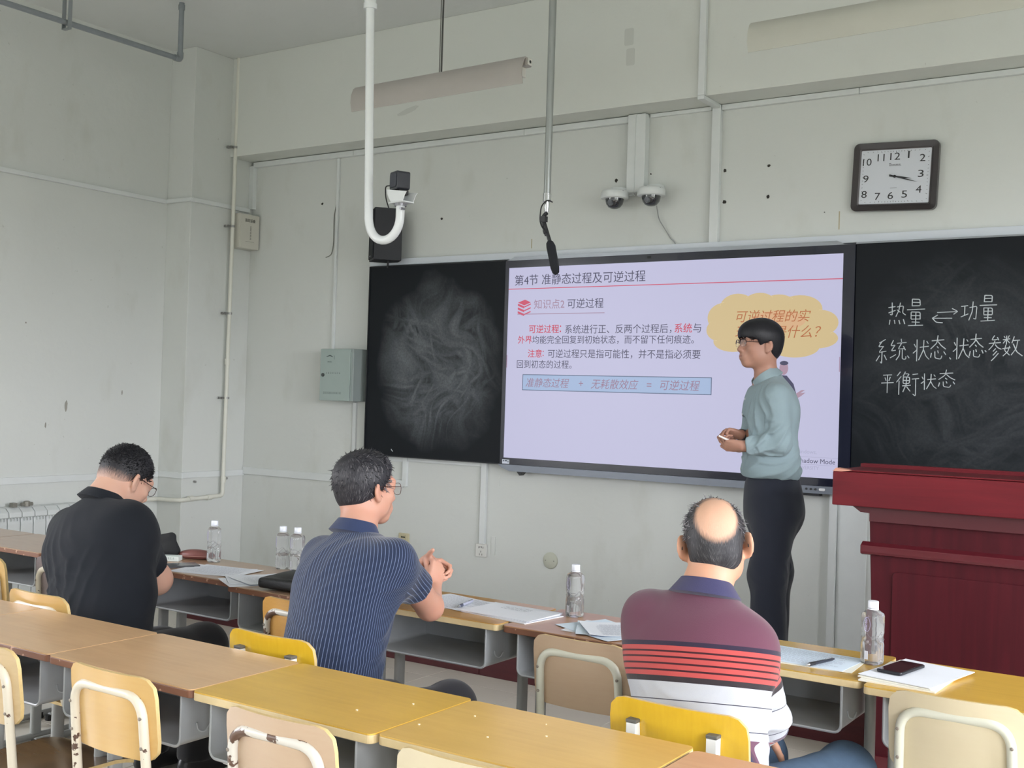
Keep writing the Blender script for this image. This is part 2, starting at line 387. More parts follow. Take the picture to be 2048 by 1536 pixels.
def strokes(parent, mm, jobs, y, r=.0026, name='chalk_character', off=(0,0,0)):
    rnd = random.Random(3)
    for (x0, x1, z1, z0), S in jobs:
        m = MB()
        for st in S:
            pts = [(x0+(x1-x0)*(px+rnd.uniform(-.012, .012)), z1+(z0-z1)*(pz+rnd.uniform(-.012, .012))) for px, pz in st]
            P = fillet([(a, y, b) for a, b in pts], .008, 3) if len(pts) > 2 else [(a, y, b) for a, b in pts]
            m.tube(P, r*rnd.uniform(.85, 1.1), 5)
        m.build(name, mm, parent, loc=off)
m = MB(); m.tube([(-.93, .003, 1.15), (-.925, .003, 1.143), (-.915, .003, 1.135)], .003, 5); m.build('chalk_tick', M_chalk, bl, loc=(.6, -.02, -1.1))
br = thing('blackboard', 'blackboard panel behind the red podium with three lines of chalk handwriting', 'blackboard', (2.8, .02, 1.1))
MB().box(2.225, 3.6, .004, .03, 1.104, 2.405).build('panel', boardmat('blackboard_dusty', 2.8, 1.7, .62, .62, .09, 20), br, loc=(-2.8, -.02, -1.1))
m = MB(); m.box(3.6, 3.61, -.002, WY-.002, 1.098, 2.41); m.box(2.225, 3.6, 0, WY-.03, 1.098, 1.104); m.box(2.225, 3.6, .032, WY-.002, 1.104, 2.405)
m.build('board_frame', MATS['black_board_frame'], br, loc=(-2.8, -.02, -1.1))
MB().box(2.225, 3.6, -.004, WY-.03, 2.405, 2.414).build('top_rail', M_alu, br, loc=(-2.8, -.02, -1.1))
re_ = [[(.05,.22),(.42,.18)],[(.25,.02),(.25,.55),(.15,.5)],[(.05,.45),(.42,.35)],[(.5,.2),(.85,.15),(.82,.45),(.98,.55)],[(.68,.02),(.6,.35),(.45,.6)],[(.5,.32),(.68,.42)],[(.15,.75),(.1,.95)],[(.38,.75),(.42,.92)],[(.62,.75),(.68,.92)],[(.85,.72),(.95,.92)]]
liang = [[(.28,0),(.28,.24)],[(.28,0),(.72,0),(.72,.24)],[(.28,.12),(.72,.12)],[(.28,.24),(.72,.24)],[(0,.38),(1,.36)],[(.25,.48),(.25,.74)],[(.25,.48),(.75,.48),(.75,.74)],[(.25,.61),(.75,.61)],[(.25,.74),(.75,.74)],[(.5,.48),(.5,.98)],[(.28,.86),(.72,.86)],[(.08,.98),(.92,.97)]]
arr = [[(.22,.3),(1,.25)],[(.8,.05),(1,.25),(.85,.42)],[(.8,.68),(.05,.66)],[(.25,.45),(.05,.66)],[(.05,.66),(.18,.93),(.45,.96)]]
gong = [[(.02,.25),(.42,.2)],[(.22,.22),(.22,.7)],[(0,.78),(.45,.62)],[(.5,.3),(.95,.25),(.88,.9),(.75,.85)],[(.72,0),(.68,.5),(.48,.95)]]
xi = [[(.8,.02),(.3,.15)],[(.5,.12),(.25,.32),(.65,.3)],[(.65,.3),(.3,.55),(.85,.5)],[(.55,.5),(.52,1),(.42,.92)],[(.35,.68),(.1,.9)],[(.7,.65),(.9,.85)]]
tong = [[(.22,.05),(.05,.3),(.3,.28)],[(.3,.28),(.08,.55),(.35,.5)],[(.02,.85),(.38,.7)],[(.68,0),(.72,.12)],[(.45,.2),(1,.16)],[(.7,.2),(.5,.45),(.9,.42)],[(.82,.33),(.95,.5)],[(.62,.5),(.58,.75),(.4,.95)],[(.78,.48),(.78,.9),(1,.92),(1,.78)]]
zhu = [[(.22,.05),(.22,1)],[(.05,.25),(.15,.38)],[(0,.65),(.22,.5)],[(.4,.4),(.95,.35)],[(.65,.08),(.62,.5),(.35,.95)],[(.63,.5),(.8,.8),(1,.92)],[(.82,.12),(.92,.22)]]
tai = [[(.15,.22),(.85,.18)],[(.5,0),(.45,.3),(.1,.55)],[(.5,.25),(.7,.42),(.95,.55)],[(.45,.45),(.55,.52)],[(.15,.7),(.1,.9)],[(.35,.65),(.35,.92),(.7,.95),(.75,.82)],[(.5,.62),(.55,.72)],[(.85,.65),(.95,.78)]]
can = [[(.5,0),(.3,.18),(.7,.16)],[(.7,.08),(.8,.2)],[(.1,.32),(.95,.27)],[(.55,.2),(.4,.4),(.1,.58)],[(.55,.35),(.75,.48),(1,.55)],[(.6,.5),(.4,.62)],[(.68,.6),(.4,.78)],[(.8,.7),(.5,.9),(.3,1)]]
shu = [[(.22,.02),(.22,.42)],[(.02,.2),(.42,.17)],[(.08,.05),(.14,.12)],[(.38,.02),(.3,.12)],[(.2,.2),(.04,.38)],[(.22,.2),(.4,.36)],[(.2,.45),(.12,.7),(.4,.92)],[(.4,.5),(.3,.75),(.05,.95)],[(0,.62),(.45,.58)],[(.65,.05),(.52,.35)],[(.6,.25),(.95,.22)],[(.85,.25),(.75,.6),(.5,.92)],[(.6,.4),(.8,.75),(1.1,.95)]]
ping = [[(.15,.08),(.85,.05)],[(.3,.2),(.38,.38)],[(.72,.18),(.62,.38)],[(0,.5),(1,.45)],[(.5,.07),(.5,1)]]
heng = [[(.18,.02),(.05,.2)],[(.22,.2),(.02,.45)],[(.13,.4),(.13,.95)],[(.42,.02),(.3,.2)],[(.4,.1),(.58,.1),(.5,.2)],[(.32,.24),(.32,.5),(.6,.5),(.6,.24),(.32,.24)],[(.46,.24),(.46,.5)],[(.32,.37),(.6,.37)],[(.28,.6),(.66,.57)],[(.47,.52),(.3,.85)],[(.48,.62),(.64,.8)],[(.72,.12),(.95,.1)],[(.7,.32),(1,.28)],[(.87,.3),(.87,1),(.76,.92)]]
dun = [[(.2,.2),(.8,.9)]]
strokes(br, M_chalk, [((2.398,2.493,2.088,1.965), re_), ((2.497,2.588,2.102,1.963), liang), ((2.62,2.749,2.055,1.975), arr), ((2.765,2.846,2.085,1.984), gong), ((2.854,2.935,2.114,1.983), liang),
    ((2.338,2.406,1.895,1.767), xi), ((2.415,2.498,1.895,1.78), tong), ((2.503,2.517,1.812,1.795), dun), ((2.534,2.616,1.898,1.781), zhu), ((2.612,2.70,1.914,1.786), tai), ((2.713,2.724,1.803,1.79), dun),
    ((2.732,2.81,1.906,1.791), zhu), ((2.803,2.88,1.921,1.795), tai), ((2.882,2.893,1.84,1.828), dun), ((2.896,2.961,1.913,1.784), can), ((2.966,3.05,1.913,1.804), shu),
    ((2.375,2.438,1.714,1.612), ping), ((2.451,2.566,1.727,1.599), heng), ((2.578,2.654,1.722,1.633), zhu), ((2.655,2.749,1.738,1.643), tai)], .0020, off=(-2.8, -.02, -1.1))

# ------------------------------------------------------------------ interactive display and its slide
M_bez = mat('glossy_black_bezel', (26, 28, 44), .18, coat=.3)
dp = thing('interactive_display', 'large flat wall display showing a lavender lecture slide with a yellow cloud', 'display', (1.079, .03, 1.06))
DO = (-1.079, -.03, -1.06)
def dpart(mb, name, m, **k): return mb.build(name, m, dp, loc=DO, **k)
m = MB(); B0, B1, Z0, Z1 = -.026, 2.222, 1.102, 2.404
m.box(B0, 0, -.004, .06, Z0, Z1); m.box(2.158, B1, -.004, .06, Z0, Z1); m.box(0, 2.158, -.004, .06, Z0, 1.1437); m.box(0, 2.158, -.004, .06, 2.3577, Z1)
dpart(m, 'bezel', M_bez)
scr = dpart(MB().box(0, 2.158, 0, .05, 1.1437, 2.3577), 'screen', emat('screen_lavender', (190, 189, 217)))
dpart(MB().prism([(-.02, 2.405), (2.17, 2.405), (2.12, 2.427), (.04, 2.427)][::-1], .0, .06, 'y'), 'top_grille', M_alu)
dpart(MB().prism([(-.03, 1.101), (2.225, 1.101), (2.2, 1.06), (.06, 1.06), (.0, 1.08)], -.02, .06, 'y'), 'lower_speaker_bar', mat('grey_speaker_bar', (118, 124, 134), .4, metal=.3))
m = MB()
for x in (1.995, 2.02, 2.045): m.lathe([(.006, -.003), (.006, .0)], (x, -.0205, 1.083), 10, 'y')
dpart(m, 'port_cover', mat('black_plastic', (30, 31, 34), .5))
dpart(MB().prism(rrect(2.065, 2.098, 1.076, 1.090, .006), -.024, -.02, 'y'), 'power_button', mat('white_button', (225, 226, 228), .3))
dpart(MB().box(-.006, .048, -.0055, -.004, 1.105, 1.132), 'asset_sticker', mat('white_sticker', (214, 220, 232), .5))
m = MB(); m.box(.0, .009, -.006, -.0055, 1.119, 1.128); m.box(.014, .031, -.006, -.0055, 1.120, 1.128); m.box(.036, .042, -.006, -.0055, 1.113, 1.124)
dpart(m, 'sticker_print', mat('grey_print', (70, 78, 96), .6))
m = MB(); m.prism([(.10, 1.06), (.15, 1.06), (.125, 1.035)], .0, .05, 'y'); dpart(m, 'bracket', MATS['black_plastic'])
m = MB(); m.box(1.95, 2.06, 0, .05, 1.045, 1.06); dpart(m, 'bracket', MATS['black_plastic'])
dpart(MB().prism(rrect(.985, 1.01, 2.378, 2.392, .003), -.006, -.004, 'y'), 'ambient_sensor', mat('sensor_black', (12, 12, 18), .1))
E_ink = emat('slide_ink', (70, 68, 92)); E_red = emat('slide_red', (196, 60, 84)); E_pale = emat('slide_mauve', (158, 128, 150)); E_line = emat('slide_line_red', (200, 84, 108))
E_mred = emat('slide_muted_red', (150, 118, 142)); E_cloud = emat('slide_cloud', (206, 184, 138)); E_orange = emat('slide_orange', (178, 104, 62)); E_box = emat('slide_box', (160, 180, 212)); E_boxl = emat('slide_box_line', (72, 88, 116))
E_faint = emat('slide_faint', (168, 168, 196)); E_arc = emat('slide_cloud_line', (224, 206, 160)); E_glow = emat('slide_warm', (212, 172, 132)); E_skin = emat('slide_skin', (168, 140, 158)); E_suit = emat('slide_suit', (70, 70, 96)); E_white = emat('slide_white', (205, 206, 230))
YS = -.0012
def sl(mb, name, m): return mb.build(name, m, scr)
def st(s, x0, x1, z, m, **k): return text(s, x0, z, x1-x0, YS, m, scr, 'slide_text', **k)
st('第4节 准静态过程及可逆过程', .046, .975, 2.277, E_ink)
sl(MB().box(.0, 2.158, -.001, 0, 2.219, 2.224), 'slide_rule', E_line)
st('知识点2', .196, .42, 2.121, E_pale); st('可逆过程', .442, .696, 2.121, E_ink)
sl(MB().box(.073, .705, -.001, 0, 2.058, 2.062), 'slide_rule', E_pale)
m = MB()
for k in range(3):                    # pile of three books
    z = 2.150-k*.024
    if k == 0: m.prism([(.075, z-.016), (.123, z-.034), (.172, z-.016), (.128, z+.002)], -.001, 0, 'y')
    m.prism([(.075, z-.022), (.123, z-.040), (.123, z-.054), (.075, z-.036)], -.001, 0, 'y'); m.prism([(.125, z-.040), (.172, z-.022), (.172, z-.030), (.125, z-.048)], -.001, 0, 'y')
sl(m, 'slide_icon', E_line)
st('可逆过程', .164, .386, 1.965, E_red, bold=.007); st('：', .392, .402, 1.965, E_red)
st('系统进行正、反两个过程后，', .43, 1.155, 1.961, E_ink); st('系统', 1.174, 1.285, 1.963, E_red, bold=.007); st('与', 1.292, 1.342, 1.963, E_ink)
st('外界', .083, .189, 1.897, E_red, bold=.007); st('均能完全回复到初始状态，而不留下任何痕迹。', .192, 1.299, 1.897, E_ink)
st('注意', .162, .266, 1.811, E_red, bold=.007); st('：', .272, .28, 1.811, E_red); st('可逆过程只是指可能性，并不是指必须要', .31, 1.343, 1.810, E_ink)
st('回到初态的过程。', .081, .485, 1.743, E_ink)
sl(MB().box(.129, 1.415, -.0006, 0, 1.579, 1.676), 'slide_panel', E_box)
m = MB(); m.box(.127, 1.417, -.001, 0, 1.674, 1.678); m.box(.127, 1.417, -.001, 0, 1.577, 1.581); m.box(.127, .131, -.001, 0, 1.577, 1.678); m.box(1.413, 1.417, -.001, 0, 1.577, 1.678)
sl(m, 'slide_panel_outline', E_boxl)
st('准静态过程', .152, .47, 1.627, E_mred, shear=.22); st('+', .54, .57, 1.627, E_mred); st('无耗散效应', .625, .949, 1.627, E_mred, shear=.22); st('=', 1.005, 1.035, 1.627, E_mred); st('可逆过程', 1.093, 1.345, 1.629, E_mred, shear=.22)
m = MB(); lobes = [(1.48,2.02,.10,.085),(1.56,2.08,.105,.075),(1.69,2.095,.095,.062),(1.80,2.085,.10,.06),(1.92,2.06,.13,.078),(2.04,1.985,.10,.07),(2.02,1.90,.12,.055),(1.90,1.855,.14,.06),(1.70,1.855,.15,.05),(1.54,1.885,.12,.06),(1.45,1.95,.075,.062)]
def ell(cx, cz, a, b, n=28): return [(cx+a*math.cos(2*math.pi*q/n), cz+b*math.sin(2*math.pi*q/n)) for q in range(n)]
m.prism(ell(1.75, 1.97, .30, .13), -.0003, 0, 'y')
for i, (a, b, c, d) in enumerate(lobes): m.prism(ell(a, b, c, d), -.00035-.00002*i, 0, 'y')
sl(m, 'slide_cloud', E_cloud)
m = MB()
for i, (a, b, c, d) in enumerate(lobes):
    run = []
    for q in range(73):
        t = 2*math.pi*q/72; x, z = a+c*math.cos(t), b+d*math.sin(t)
        k = min(math.hypot((x-e[0])/e[2], (z-e[1])/e[3]) for n_, e in enumerate(lobes) if n_ != i)
        if .80 < k < 1.0 and math.hypot((x-1.75)/.30, (z-1.97)/.13) > .90: run.append((x, -.0009, z))
        else:
            if len(run) > 2: m.tube(run, .0019, 4, flat=.3)
            run = []
    if len(run) > 2: m.tube(run, .0019, 4, flat=.3)
sl(m, 'slide_cloud_line', E_arc)
sl(MB().prism(ell(1.80, 2.0, .16, .055), -.0007, 0, 'y'), 'slide_cloud_glow', E_glow)
st('可逆过程的实', 1.556, 1.987, 2.026, E_orange, shear=.25); st('现条件是什么？', 1.553, 2.045, 1.938, E_orange, shear=.25)
# small stock figure in the slide: flat print
sl(MB().prism(ell(1.842, 1.735, .025, .036), -.0010, 0, 'y'), 'slide_figure_face', E_skin)
m = MB(); m.prism(ell(1.843, 1.764, .024, .012), -.0014, 0, 'y'); m.prism([(1.80,1.70),(1.86,1.695),(1.90,1.65),(1.92,1.585),(1.92,1.56),(1.90,1.545),(1.80,1.55)], -.0012, 0, 'y'); sl(m, 'slide_figure_suit', E_suit)
m = MB(); m.prism([(1.905,1.59),(1.945,1.617),(1.965,1.618),(1.94,1.60),(1.968,1.604),(1.945,1.585),(1.92,1.57)], -.0013, 0, 'y'); sl(m, 'slide_figure_hand', E_skin)
st('Windows,', 1.915, 2.04, 1.281, E_faint); st('Shadow Mode', 1.935, 2.142, 1.234, E_ink); st('UNIVERSITY', 1.915, 2.055, 1.196, E_faint)
m = MB(); m.box(1.90, 2.158, -.001, 0, 1.2535, 1.2555); m.box(1.90, 2.158, -.001, 0, 1.2125, 1.2145); sl(m, 'slide_rule', E_faint)
for x in (.001, 2.150): sl(MB().box(x, x+.004, -.001, 0, 1.72, 1.80), 'slide_side_tab', E_pale)

# ------------------------------------------------------------------ things on the front wall
def off(v): return (-v[0], -v[1], -v[2])
C0 = (2.402, .055, 2.762)
ck = thing('wall_clock', 'rectangular black framed wall clock with white face and large numerals', 'clock', C0); ck.rotation_euler = (0, R_(2.2), 0)
m = MB(); W_, H_ = .222, .182
def ring(m, o, i, ya, yb, ro, ri):
    A = rrect(-o[0], o[0], -o[1], o[1], ro); B = rrect(-i[0], i[0], -i[1], i[1], ri); n = len(A)
    vs = [(p[0], ya[0], p[1]) for p in A]+[(p[0], ya[1], p[1]) for p in A]+[(p[0], yb[0], p[1]) for p in B]+[(p[0], yb[1], p[1]) for p in B]
    f = []
    for q in range(n):
        r = (q+1) % n
        f += [(q, r, n+r, n+q), (n+q, n+r, 3*n+r, 3*n+q), (3*n+q, 3*n+r, 2*n+r, 2*n+q), (2*n+q, 2*n+r, r, q)]
    m.add(vs, f)
ring(m, (W_, H_), (.185, .146), (.02, -.012), (.02, -.004), .03, .006)
m.build('frame', mat('black_walnut_frame', (44, 38, 40), .3, coat=.3), ck, smooth=True)
m = MB(); ring(m, (.190, .151), (.183, .144), (.0, -.008), (.0, -.004), .008, .006); m.build('inner_bezel', mat('dark_grey_bezel', (90, 86, 88), .3, metal=.4), ck)
MB().box(-.186, .186, -.001, .015, -.147, .147).build('dial', mat('white_dial', (206, 210, 218), .35), ck)
K = mat('black_print', (38, 38, 42), .5)
for s, x, z in (('10',-.150,.082),('11',-.078,.103),('12',-.004,.107),('1',.066,.113),('2',.138,.093),('3',.134,.010),('4',.128,-.072),('5',.056,-.096),('6',-.016,-.101),('7',-.084,-.104),('8',-.156,-.091),('9',-.152,-.008)):
    wd = {'1': .008, '10': .046, '11': .036, '12': .052}.get(s, .029)
    text(s, x-wd/2, z, wd, -.0022, K, ck, 'numeral', height=.038)
m = MB()
for q in range(60):
    t = 2*math.pi*q/60; sx, sz = math.sin(t), math.cos(t); k = min(.172/max(abs(sx), 1e-6), .136/max(abs(sz), 1e-6)); L = .009 if q % 5 == 0 else .005
    a = (k*sx, k*sz); b = (a[0]-sx*L, a[1]-sz*L); nx, nz = sz*.0012, -sx*.0012
    m.prism([(a[0]-nx, a[1]-nz), (a[0]+nx, a[1]+nz), (b[0]+nx, b[1]+nz), (b[0]-nx, b[1]-nz)], -.0022, -.001, 'y')
m.build('minute_track', mat('grey_print_light', (120, 122, 128), .5), ck)
m = MB(); m.box(-.032, .03, -.0022, -.001, .056, .0575); m.box(-.030, -.027, -.0022, -.001, .056, .070); m.box(-.034, -.022, -.0022, -.001, .068, .0705)
for q in range(8): m.box(-.022+q*.0062, -.0185+q*.0062, -.0022, -.001, .0595, .066)
m.box(-.02, .014, -.0022, -.001, -.062, -.0605); m.build('maker_mark', MATS['grey_print_light'], ck)
def hand(name, ang, L, wd, y):
    d = Vector((math.sin(R_(ang)), 0, math.cos(R_(ang)))); nrm = Vector((d.z, 0, -d.x)); m = MB()
    p = [-d*.028+nrm*wd, d*L*.6+nrm*wd*.8, d*L, d*L*.6-nrm*wd*.8, -d*.028-nrm*wd]
    m.prism([(q.x, q.z) for q in p][::1], y-.0012, y, 'y'); m.build(name, K, ck)
hand('hour_hand', 99, .092, .0042, -.004); hand('minute_hand', 106, .125, .0034, -.0065)
MB().lathe([(.007, -.009), (.008, -.002)], (0, 0, 0), 14, 'y').build('hub', K, ck)
MB().box(-.185, .185, -.0085, -.0078, -.146, .146)

sp_ = thing('loudspeaker', 'black box loudspeaker mounted on the wall behind the white curved pipe', 'loudspeaker', (-1.0, -.05, 2.435), R_(-40))
MB().box(-.095, .095, -.09, .10, 0, .355).build('cabinet', mat('black_speaker_vinyl', (34, 36, 42), .6, var=.08, scale=40), sp_, bevel=.004)
MB().box(-.085, .085, -.097, -.0905, .012, .343).build('grille_cloth', mat('black_grille_cloth', (30, 32, 38), .85, bump=.4, bscale=900), sp_, bevel=.003)
MB().box(-.03, .0, -.0985, -.097, .028, .034).build('badge', mat('silver_badge', (150, 150, 155), .3, metal=.7), sp_)
MB().tube([(.03, .02, 0), (.03, .02, -.045)], .007, 8).build('mounting_stud', MATS['black_plastic'], sp_)

def marks(m, x0, x1, z, h, n, y, gap=.45):
    w = (x1-x0)/n
    for q in range(n):
        a = x0+q*w
        m.box(a, a+w*(1-gap), y-.0006, y, z+h*.42, z+h*.5); m.box(a, a+w*(1-gap), y-.0006, y, z-h*.5, z-h*.4); m.box(a+w*.2, a+w*.3, y-.0006, y, z-h*.5, z+h*.5)
        if q % 2: m.box(a, a+w*(1-gap), y-.0006, y, z-.05*h, z+.05*h)
G = mat('grey_green_enamel', (158, 172, 168), .35, var=.02)
gb = thing('control_box', 'grey green steel control box with a round lock beside the blackboard', 'control box', (-1.39, WY, 1.465))
GO = off((-1.39, WY, 1.465))
MB().box(-1.54, -1.236, -.062, WY, 1.467, 1.834).build('body', mat('grey_green_side', (148, 158, 156), .4), gb, loc=GO, bevel=.003)
MB().box(-1.541, -1.262, -.070, -.0625, 1.469, 1.832).build('door', G, gb, loc=GO, bevel=.002)
MB().tube([(-1.255, -.064, 1.50), (-1.255, -.064, 1.81)], .003, 6).build('hinge', G, gb, loc=GO)
MB().lathe([(.013, -.076), (.013, -.070)], (-1.512, 0, 1.648), 16, 'y').build('lock', mat('dark_lock_metal', (92, 96, 96), .35, metal=.7), gb, loc=GO)
m = MB(); marks(m, -1.482, -1.345, 1.662, .011, 8, -.0702); marks(m, -1.505, -1.335, 1.522, .013, 15, -.0702, .3); marks(m, -1.472, -1.43, 1.742, .008, 5, -.0702, .3)
m.box(-1.412, -1.410, -.0708, -.0702, 1.757, 1.785)
m.prism([(-1.485, 1.778), (-1.47, 1.784), (-1.452, 1.790), (-1.435, 1.784), (-1.424, 1.777), (-1.424, 1.774), (-1.452, 1.782), (-1.485, 1.775)], -.0708, -.0702, 'y')
m.build('printed_characters', mat('dark_green_print', (70, 82, 80), .6), gb, loc=GO)
wb = thing('junction_box', 'off white steel junction box with black characters high on the pilaster', 'junction box', (XP, -.03, 2.58)); WO = off((XP, -.03, 2.58))
M_ow = mat('off_white_enamel', (198, 196, 186), .4, var=.02)
MB().box(XP, XP+.095, -.125, .068, 2.585, 2.845).build('body', M_ow, wb, loc=WO, bevel=.003)
MB().box(XP+.0955, XP+.101, -.122, .066, 2.588, 2.842).build('door', M_ow, wb, loc=WO, bevel=.002)
text('监控设备', 0, 0, .105, 0, mat('dark_print', (86, 84, 80), .6), wb, 'printed_characters', bold=.02, rot=(R_(90), 0, R_(90)), loc=(.1022, -.05, 2.798-2.58))
m = MB()
for q in range(5):
    z = 2.748-q*.021; m.box(XP+.101, XP+.1016, -.028, -.012, z+.004, z+.006); m.box(XP+.101, XP+.1016, -.028, -.012, z-.006, z-.004); m.box(XP+.101, XP+.1016, -.021, -.019, z-.007, z+.008)
m.box(XP+.101, XP+.1016, -.07, .015, 2.638, 2.6395); m.build('small_print', MATS['dark_print'], wb, loc=WO)

m = MB(); m.tube(fillet([(-1.572, .078, 2.897), (-1.59, .074, 2.80), (-1.585, .074, 2.60), (-1.605, .076, 2.52), (-1.66, .078, 2.505)], .05), .0032, 6)
tag(m.build('loose_cable', mat('grey_cable', (122, 122, 116), .5), smooth=True), 'loose grey cable hanging on the wall above the control box', 'cable')

def dome(x, label, cable=False):
    t = thing('dome_camera', label, 'camera', (x, -.03, 2.70), group='dome cameras on the wall')
    MB().lathe([(.050, .115), (.052, .10)], (-.0, .05, 0), 24).build('mount_disc', M_trunk, t, smooth=True)
    MB().box(-.035, .035, .02, .11, .085, .112).build('mount_arm', M_trunk, t, bevel=.006)
    MB().lathe([(.03, .098), (.074, .092), (.083, .080), (.084, .048), (.080, .043), (.05, .042)], seg=32).build('housing', M_trunk, t, smooth=True)
    MB().lathe([(.057, .043), (.056, .030), (.050, .010), (.036, -.008), (.018, -.016), (.001, -.018)], seg=28).build('dome_cover', mat('smoked_dome', (34, 36, 42), .06, spec=.8, coat=.8), t, smooth=True)
    MB().lathe([(.016, -.060), (.020, -.045)], (0, 0, .015), 16, 'y').build('lens_ring', mat('lens_grey', (110, 112, 118), .2, metal=.5), t)
    m = MB(); m.lathe([(.006, .085), (.006, .075)], (.07, -.03, 0), 8); m.build('screw', MATS['silver_badge'], t)
    return t
dome(.767, 'white dome camera with smoked cover, hanging left of the wide white duct'); dome(1.012, 'white dome camera with smoked cover, on the right of the pair with a cable below')
m = MB(); m.tube(fillet([(1.01, .05, 2.70), (1.02, .06, 2.62), (1.10, .072, 2.50), (1.12, .07, 2.485), (1.165, .04, 2.425)], .03), .0032, 6)
tag(m.build('camera_cable', mat('pale_grey_cable', (150, 152, 152), .5), smooth=True), 'thin grey cable running from the dome camera to the display', 'cable')
m = MB()
for q in range(3): m.tube(fillet([(.86+q*.012, .06, 2.79), (.85+q*.02, .03, 2.765), (.80+q*.06, .03, 2.78)], .02), .003, 6)
tag(m.build('camera_lead', MATS['white_plastic_trunking'], smooth=True), 'short white leads between the wide duct and the two dome cameras', 'cable')

so = thing('wall_socket', 'white double pattern power socket under the vertical trunking', 'socket', (-.197, WY, .478)); SO = off((-.197, WY, .478))
MB().prism(rrect(-.242, -.156, .481, .567, .006), .064, WY, 'y').build('plate', mat('white_socket_plate', (216, 216, 212), .3), so, loc=SO, bevel=.002)
m = MB()
for x, z in ((-.216, .542), (-.206, .545), (-.192, .545), (-.182, .542), (-.199, .515), (-.209, .497), (-.189, .497)): m.box(x-.0015, x+.0015, .0632, .066, z-.006, z+.006)
m.build('pin_slot', mat('slot_black', (30, 30, 30), .6), so, loc=SO)
sw = thing('light_switch', 'yellowed cream switch plate on the wall beside the man in pinstripes', 'switch', (-.849, WY, .49)); SO = off((-.849, WY, .49))
MB().prism(rrect(-.892, -.806, .490, .576, .006), .066, WY, 'y').build('plate', mat('yellowed_plate', (196, 188, 158), .4), sw, loc=SO, bevel=.002)
MB().prism(rrect(-.872, -.828, .524, .566, .004), .0635, .066, 'y').build('rocker', mat('yellowed_rocker', (186, 178, 146), .4), sw, loc=SO)
MB().box(-.868, -.832, .062, .0636, .546, .554).build('card_slot', MATS['dark_hole'], sw, loc=SO)
rp = thing('round_cover_plate', 'round cream blanking plate low on the front wall', 'cover plate', (.327, WY, .51))
MB().lathe([(.001, -.012), (.046, -.011), (.052, -.006), (.053, 0)], (0, 0, 0), 32, 'y').build('plate', mat('cream_round_plate', (190, 192, 178), .45), rp, smooth=True)
m = MB()
for x in (-.03, .03): m.lathe([(.004, -.0135), (.004, -.011)], (x, 0, 0), 10, 'y')
m.build('screw', mat('plate_screw', (150, 150, 140), .4, metal=.5), rp)
m = MB()
m.prism(rrect(-.125, -.095, .50, .62, .004), .073, WY, 'y'); struct(m.build('trim_31', M_wall)); m = MB(); m.prism(rrect(-.115, -.075, .95, 1.02, .004), .077, WY, 'y'); struct(m.build('trim_32', M_wall))

# ------------------------------------------------------------------ pipes, radiator
hp = thing('heating_pipe', 'cream painted heating pipe running down beside the pilaster and bending left', 'pipe', (-2.385, -.165, 0)); HO = (2.385, .165, 0)
r = .0145
MB().tube(fillet([(-2.385, -.15, CZ), (-2.385, -.17, .745), (-2.395, -.20, .735)], .03), r, 14).build('riser', M_pvc, hp, loc=HO, smooth=True)
MB().tube(fillet([(-2.385, -.17, .755), (-2.385, -.18, .737), (-2.385, YP-.055, .722), (LX+.06, YP-.06, .715), (LX+.06, -1.20, .70)], .04), .0155, 14).build('branch', M_pvc, hp, loc=HO, smooth=True)
m = MB()
for z in (1.73, .855): m.tube([(-2.385, -.166, z-.022), (-2.385, -.166, z+.022)], .020, 14)
for y in (-.30, -.47): m.tube([(-2.385, y-.02, .729), (-2.385, y+.02, .730)], .020, 14)
m.build('coupling', M_pvc, hp, loc=HO, smooth=True)
m = MB()
for z in (3.33, 2.74, 2.09, 1.46): m.tube([(-2.385, -.16, z-.008), (-2.385, -.16, z+.008)], .0185, 14); m.box(-2.445, -2.39, -.195, -.175, z-.008, z+.008); m.lathe([(.008, -.03), (.008, .0)], (-2.41, -.18, z), 10, 'y')
m.build('pipe_clip', mat('zinc_clip', (150, 150, 148), .4, metal=.6), hp, loc=HO)
m = MB()
for y, z in ((-.40, .845), (-.10, .858)): m.lathe([(.008, XP), (.009, XP+.022)], (0, y, z), 12, 'x')
m.lathe([(.008, LX), (.009, LX+.022)], (0, -.9, .845), 12, 'x')
o = m.build('wall_stud', MATS['zinc_clip']); tag(o, 'small metal studs left in the wall below the wide trunking', 'stud')

gp = thing('conduit_pipe', 'grey metal conduit hanging below the ceiling in the upper left corner', 'pipe', (-1.8, -1.19, CZ)); GO_ = off((-1.8, -1.19, CZ))
M_gp = mat('grey_conduit', (140, 146, 150), .35, metal=.35, var=.06, scale=20)
MB().tube([(-1.8, -1.205, 3.637), (-1.8, -5.5, 3.60)], .017, 14).build('long_run', M_gp, gp, loc=GO_, smooth=True)
MB().tube([(-1.8, -1.19, 3.65), (-1.8, -1.19, CZ)], .017, 14).build('drop', M_gp, gp, loc=GO_, smooth=True)
m = MB(); m.tube([(-1.8, -1.19, 3.955), (-1.8, -1.19, 3.985)], .021, 14); m.build('coupling', M_gp, gp, loc=GO_, smooth=True)
m = MB(); m.tube(fillet([(-1.8, -1.235, 3.637), (-1.8, -1.19, 3.635), (-1.8, -1.19, 3.68)], .03), .021, 14); m.build('elbow', M_gp, gp, loc=GO_, smooth=True)
m = MB()
for y in (-2.02, -4.0):
    m = MB(); m.box(-1.828, -1.772, y-.012, y+.012, 3.59, 3.595); m.box(-1.832, -1.826, y-.012, y+.012, 3.59, CZ); m.box(-1.776, -1.770, y-.012, y+.012, 3.59, CZ)
    m.build('strap_hanger', mat('galvanised_strap', (150, 155, 158), .35, metal=.5), gp, loc=GO_)

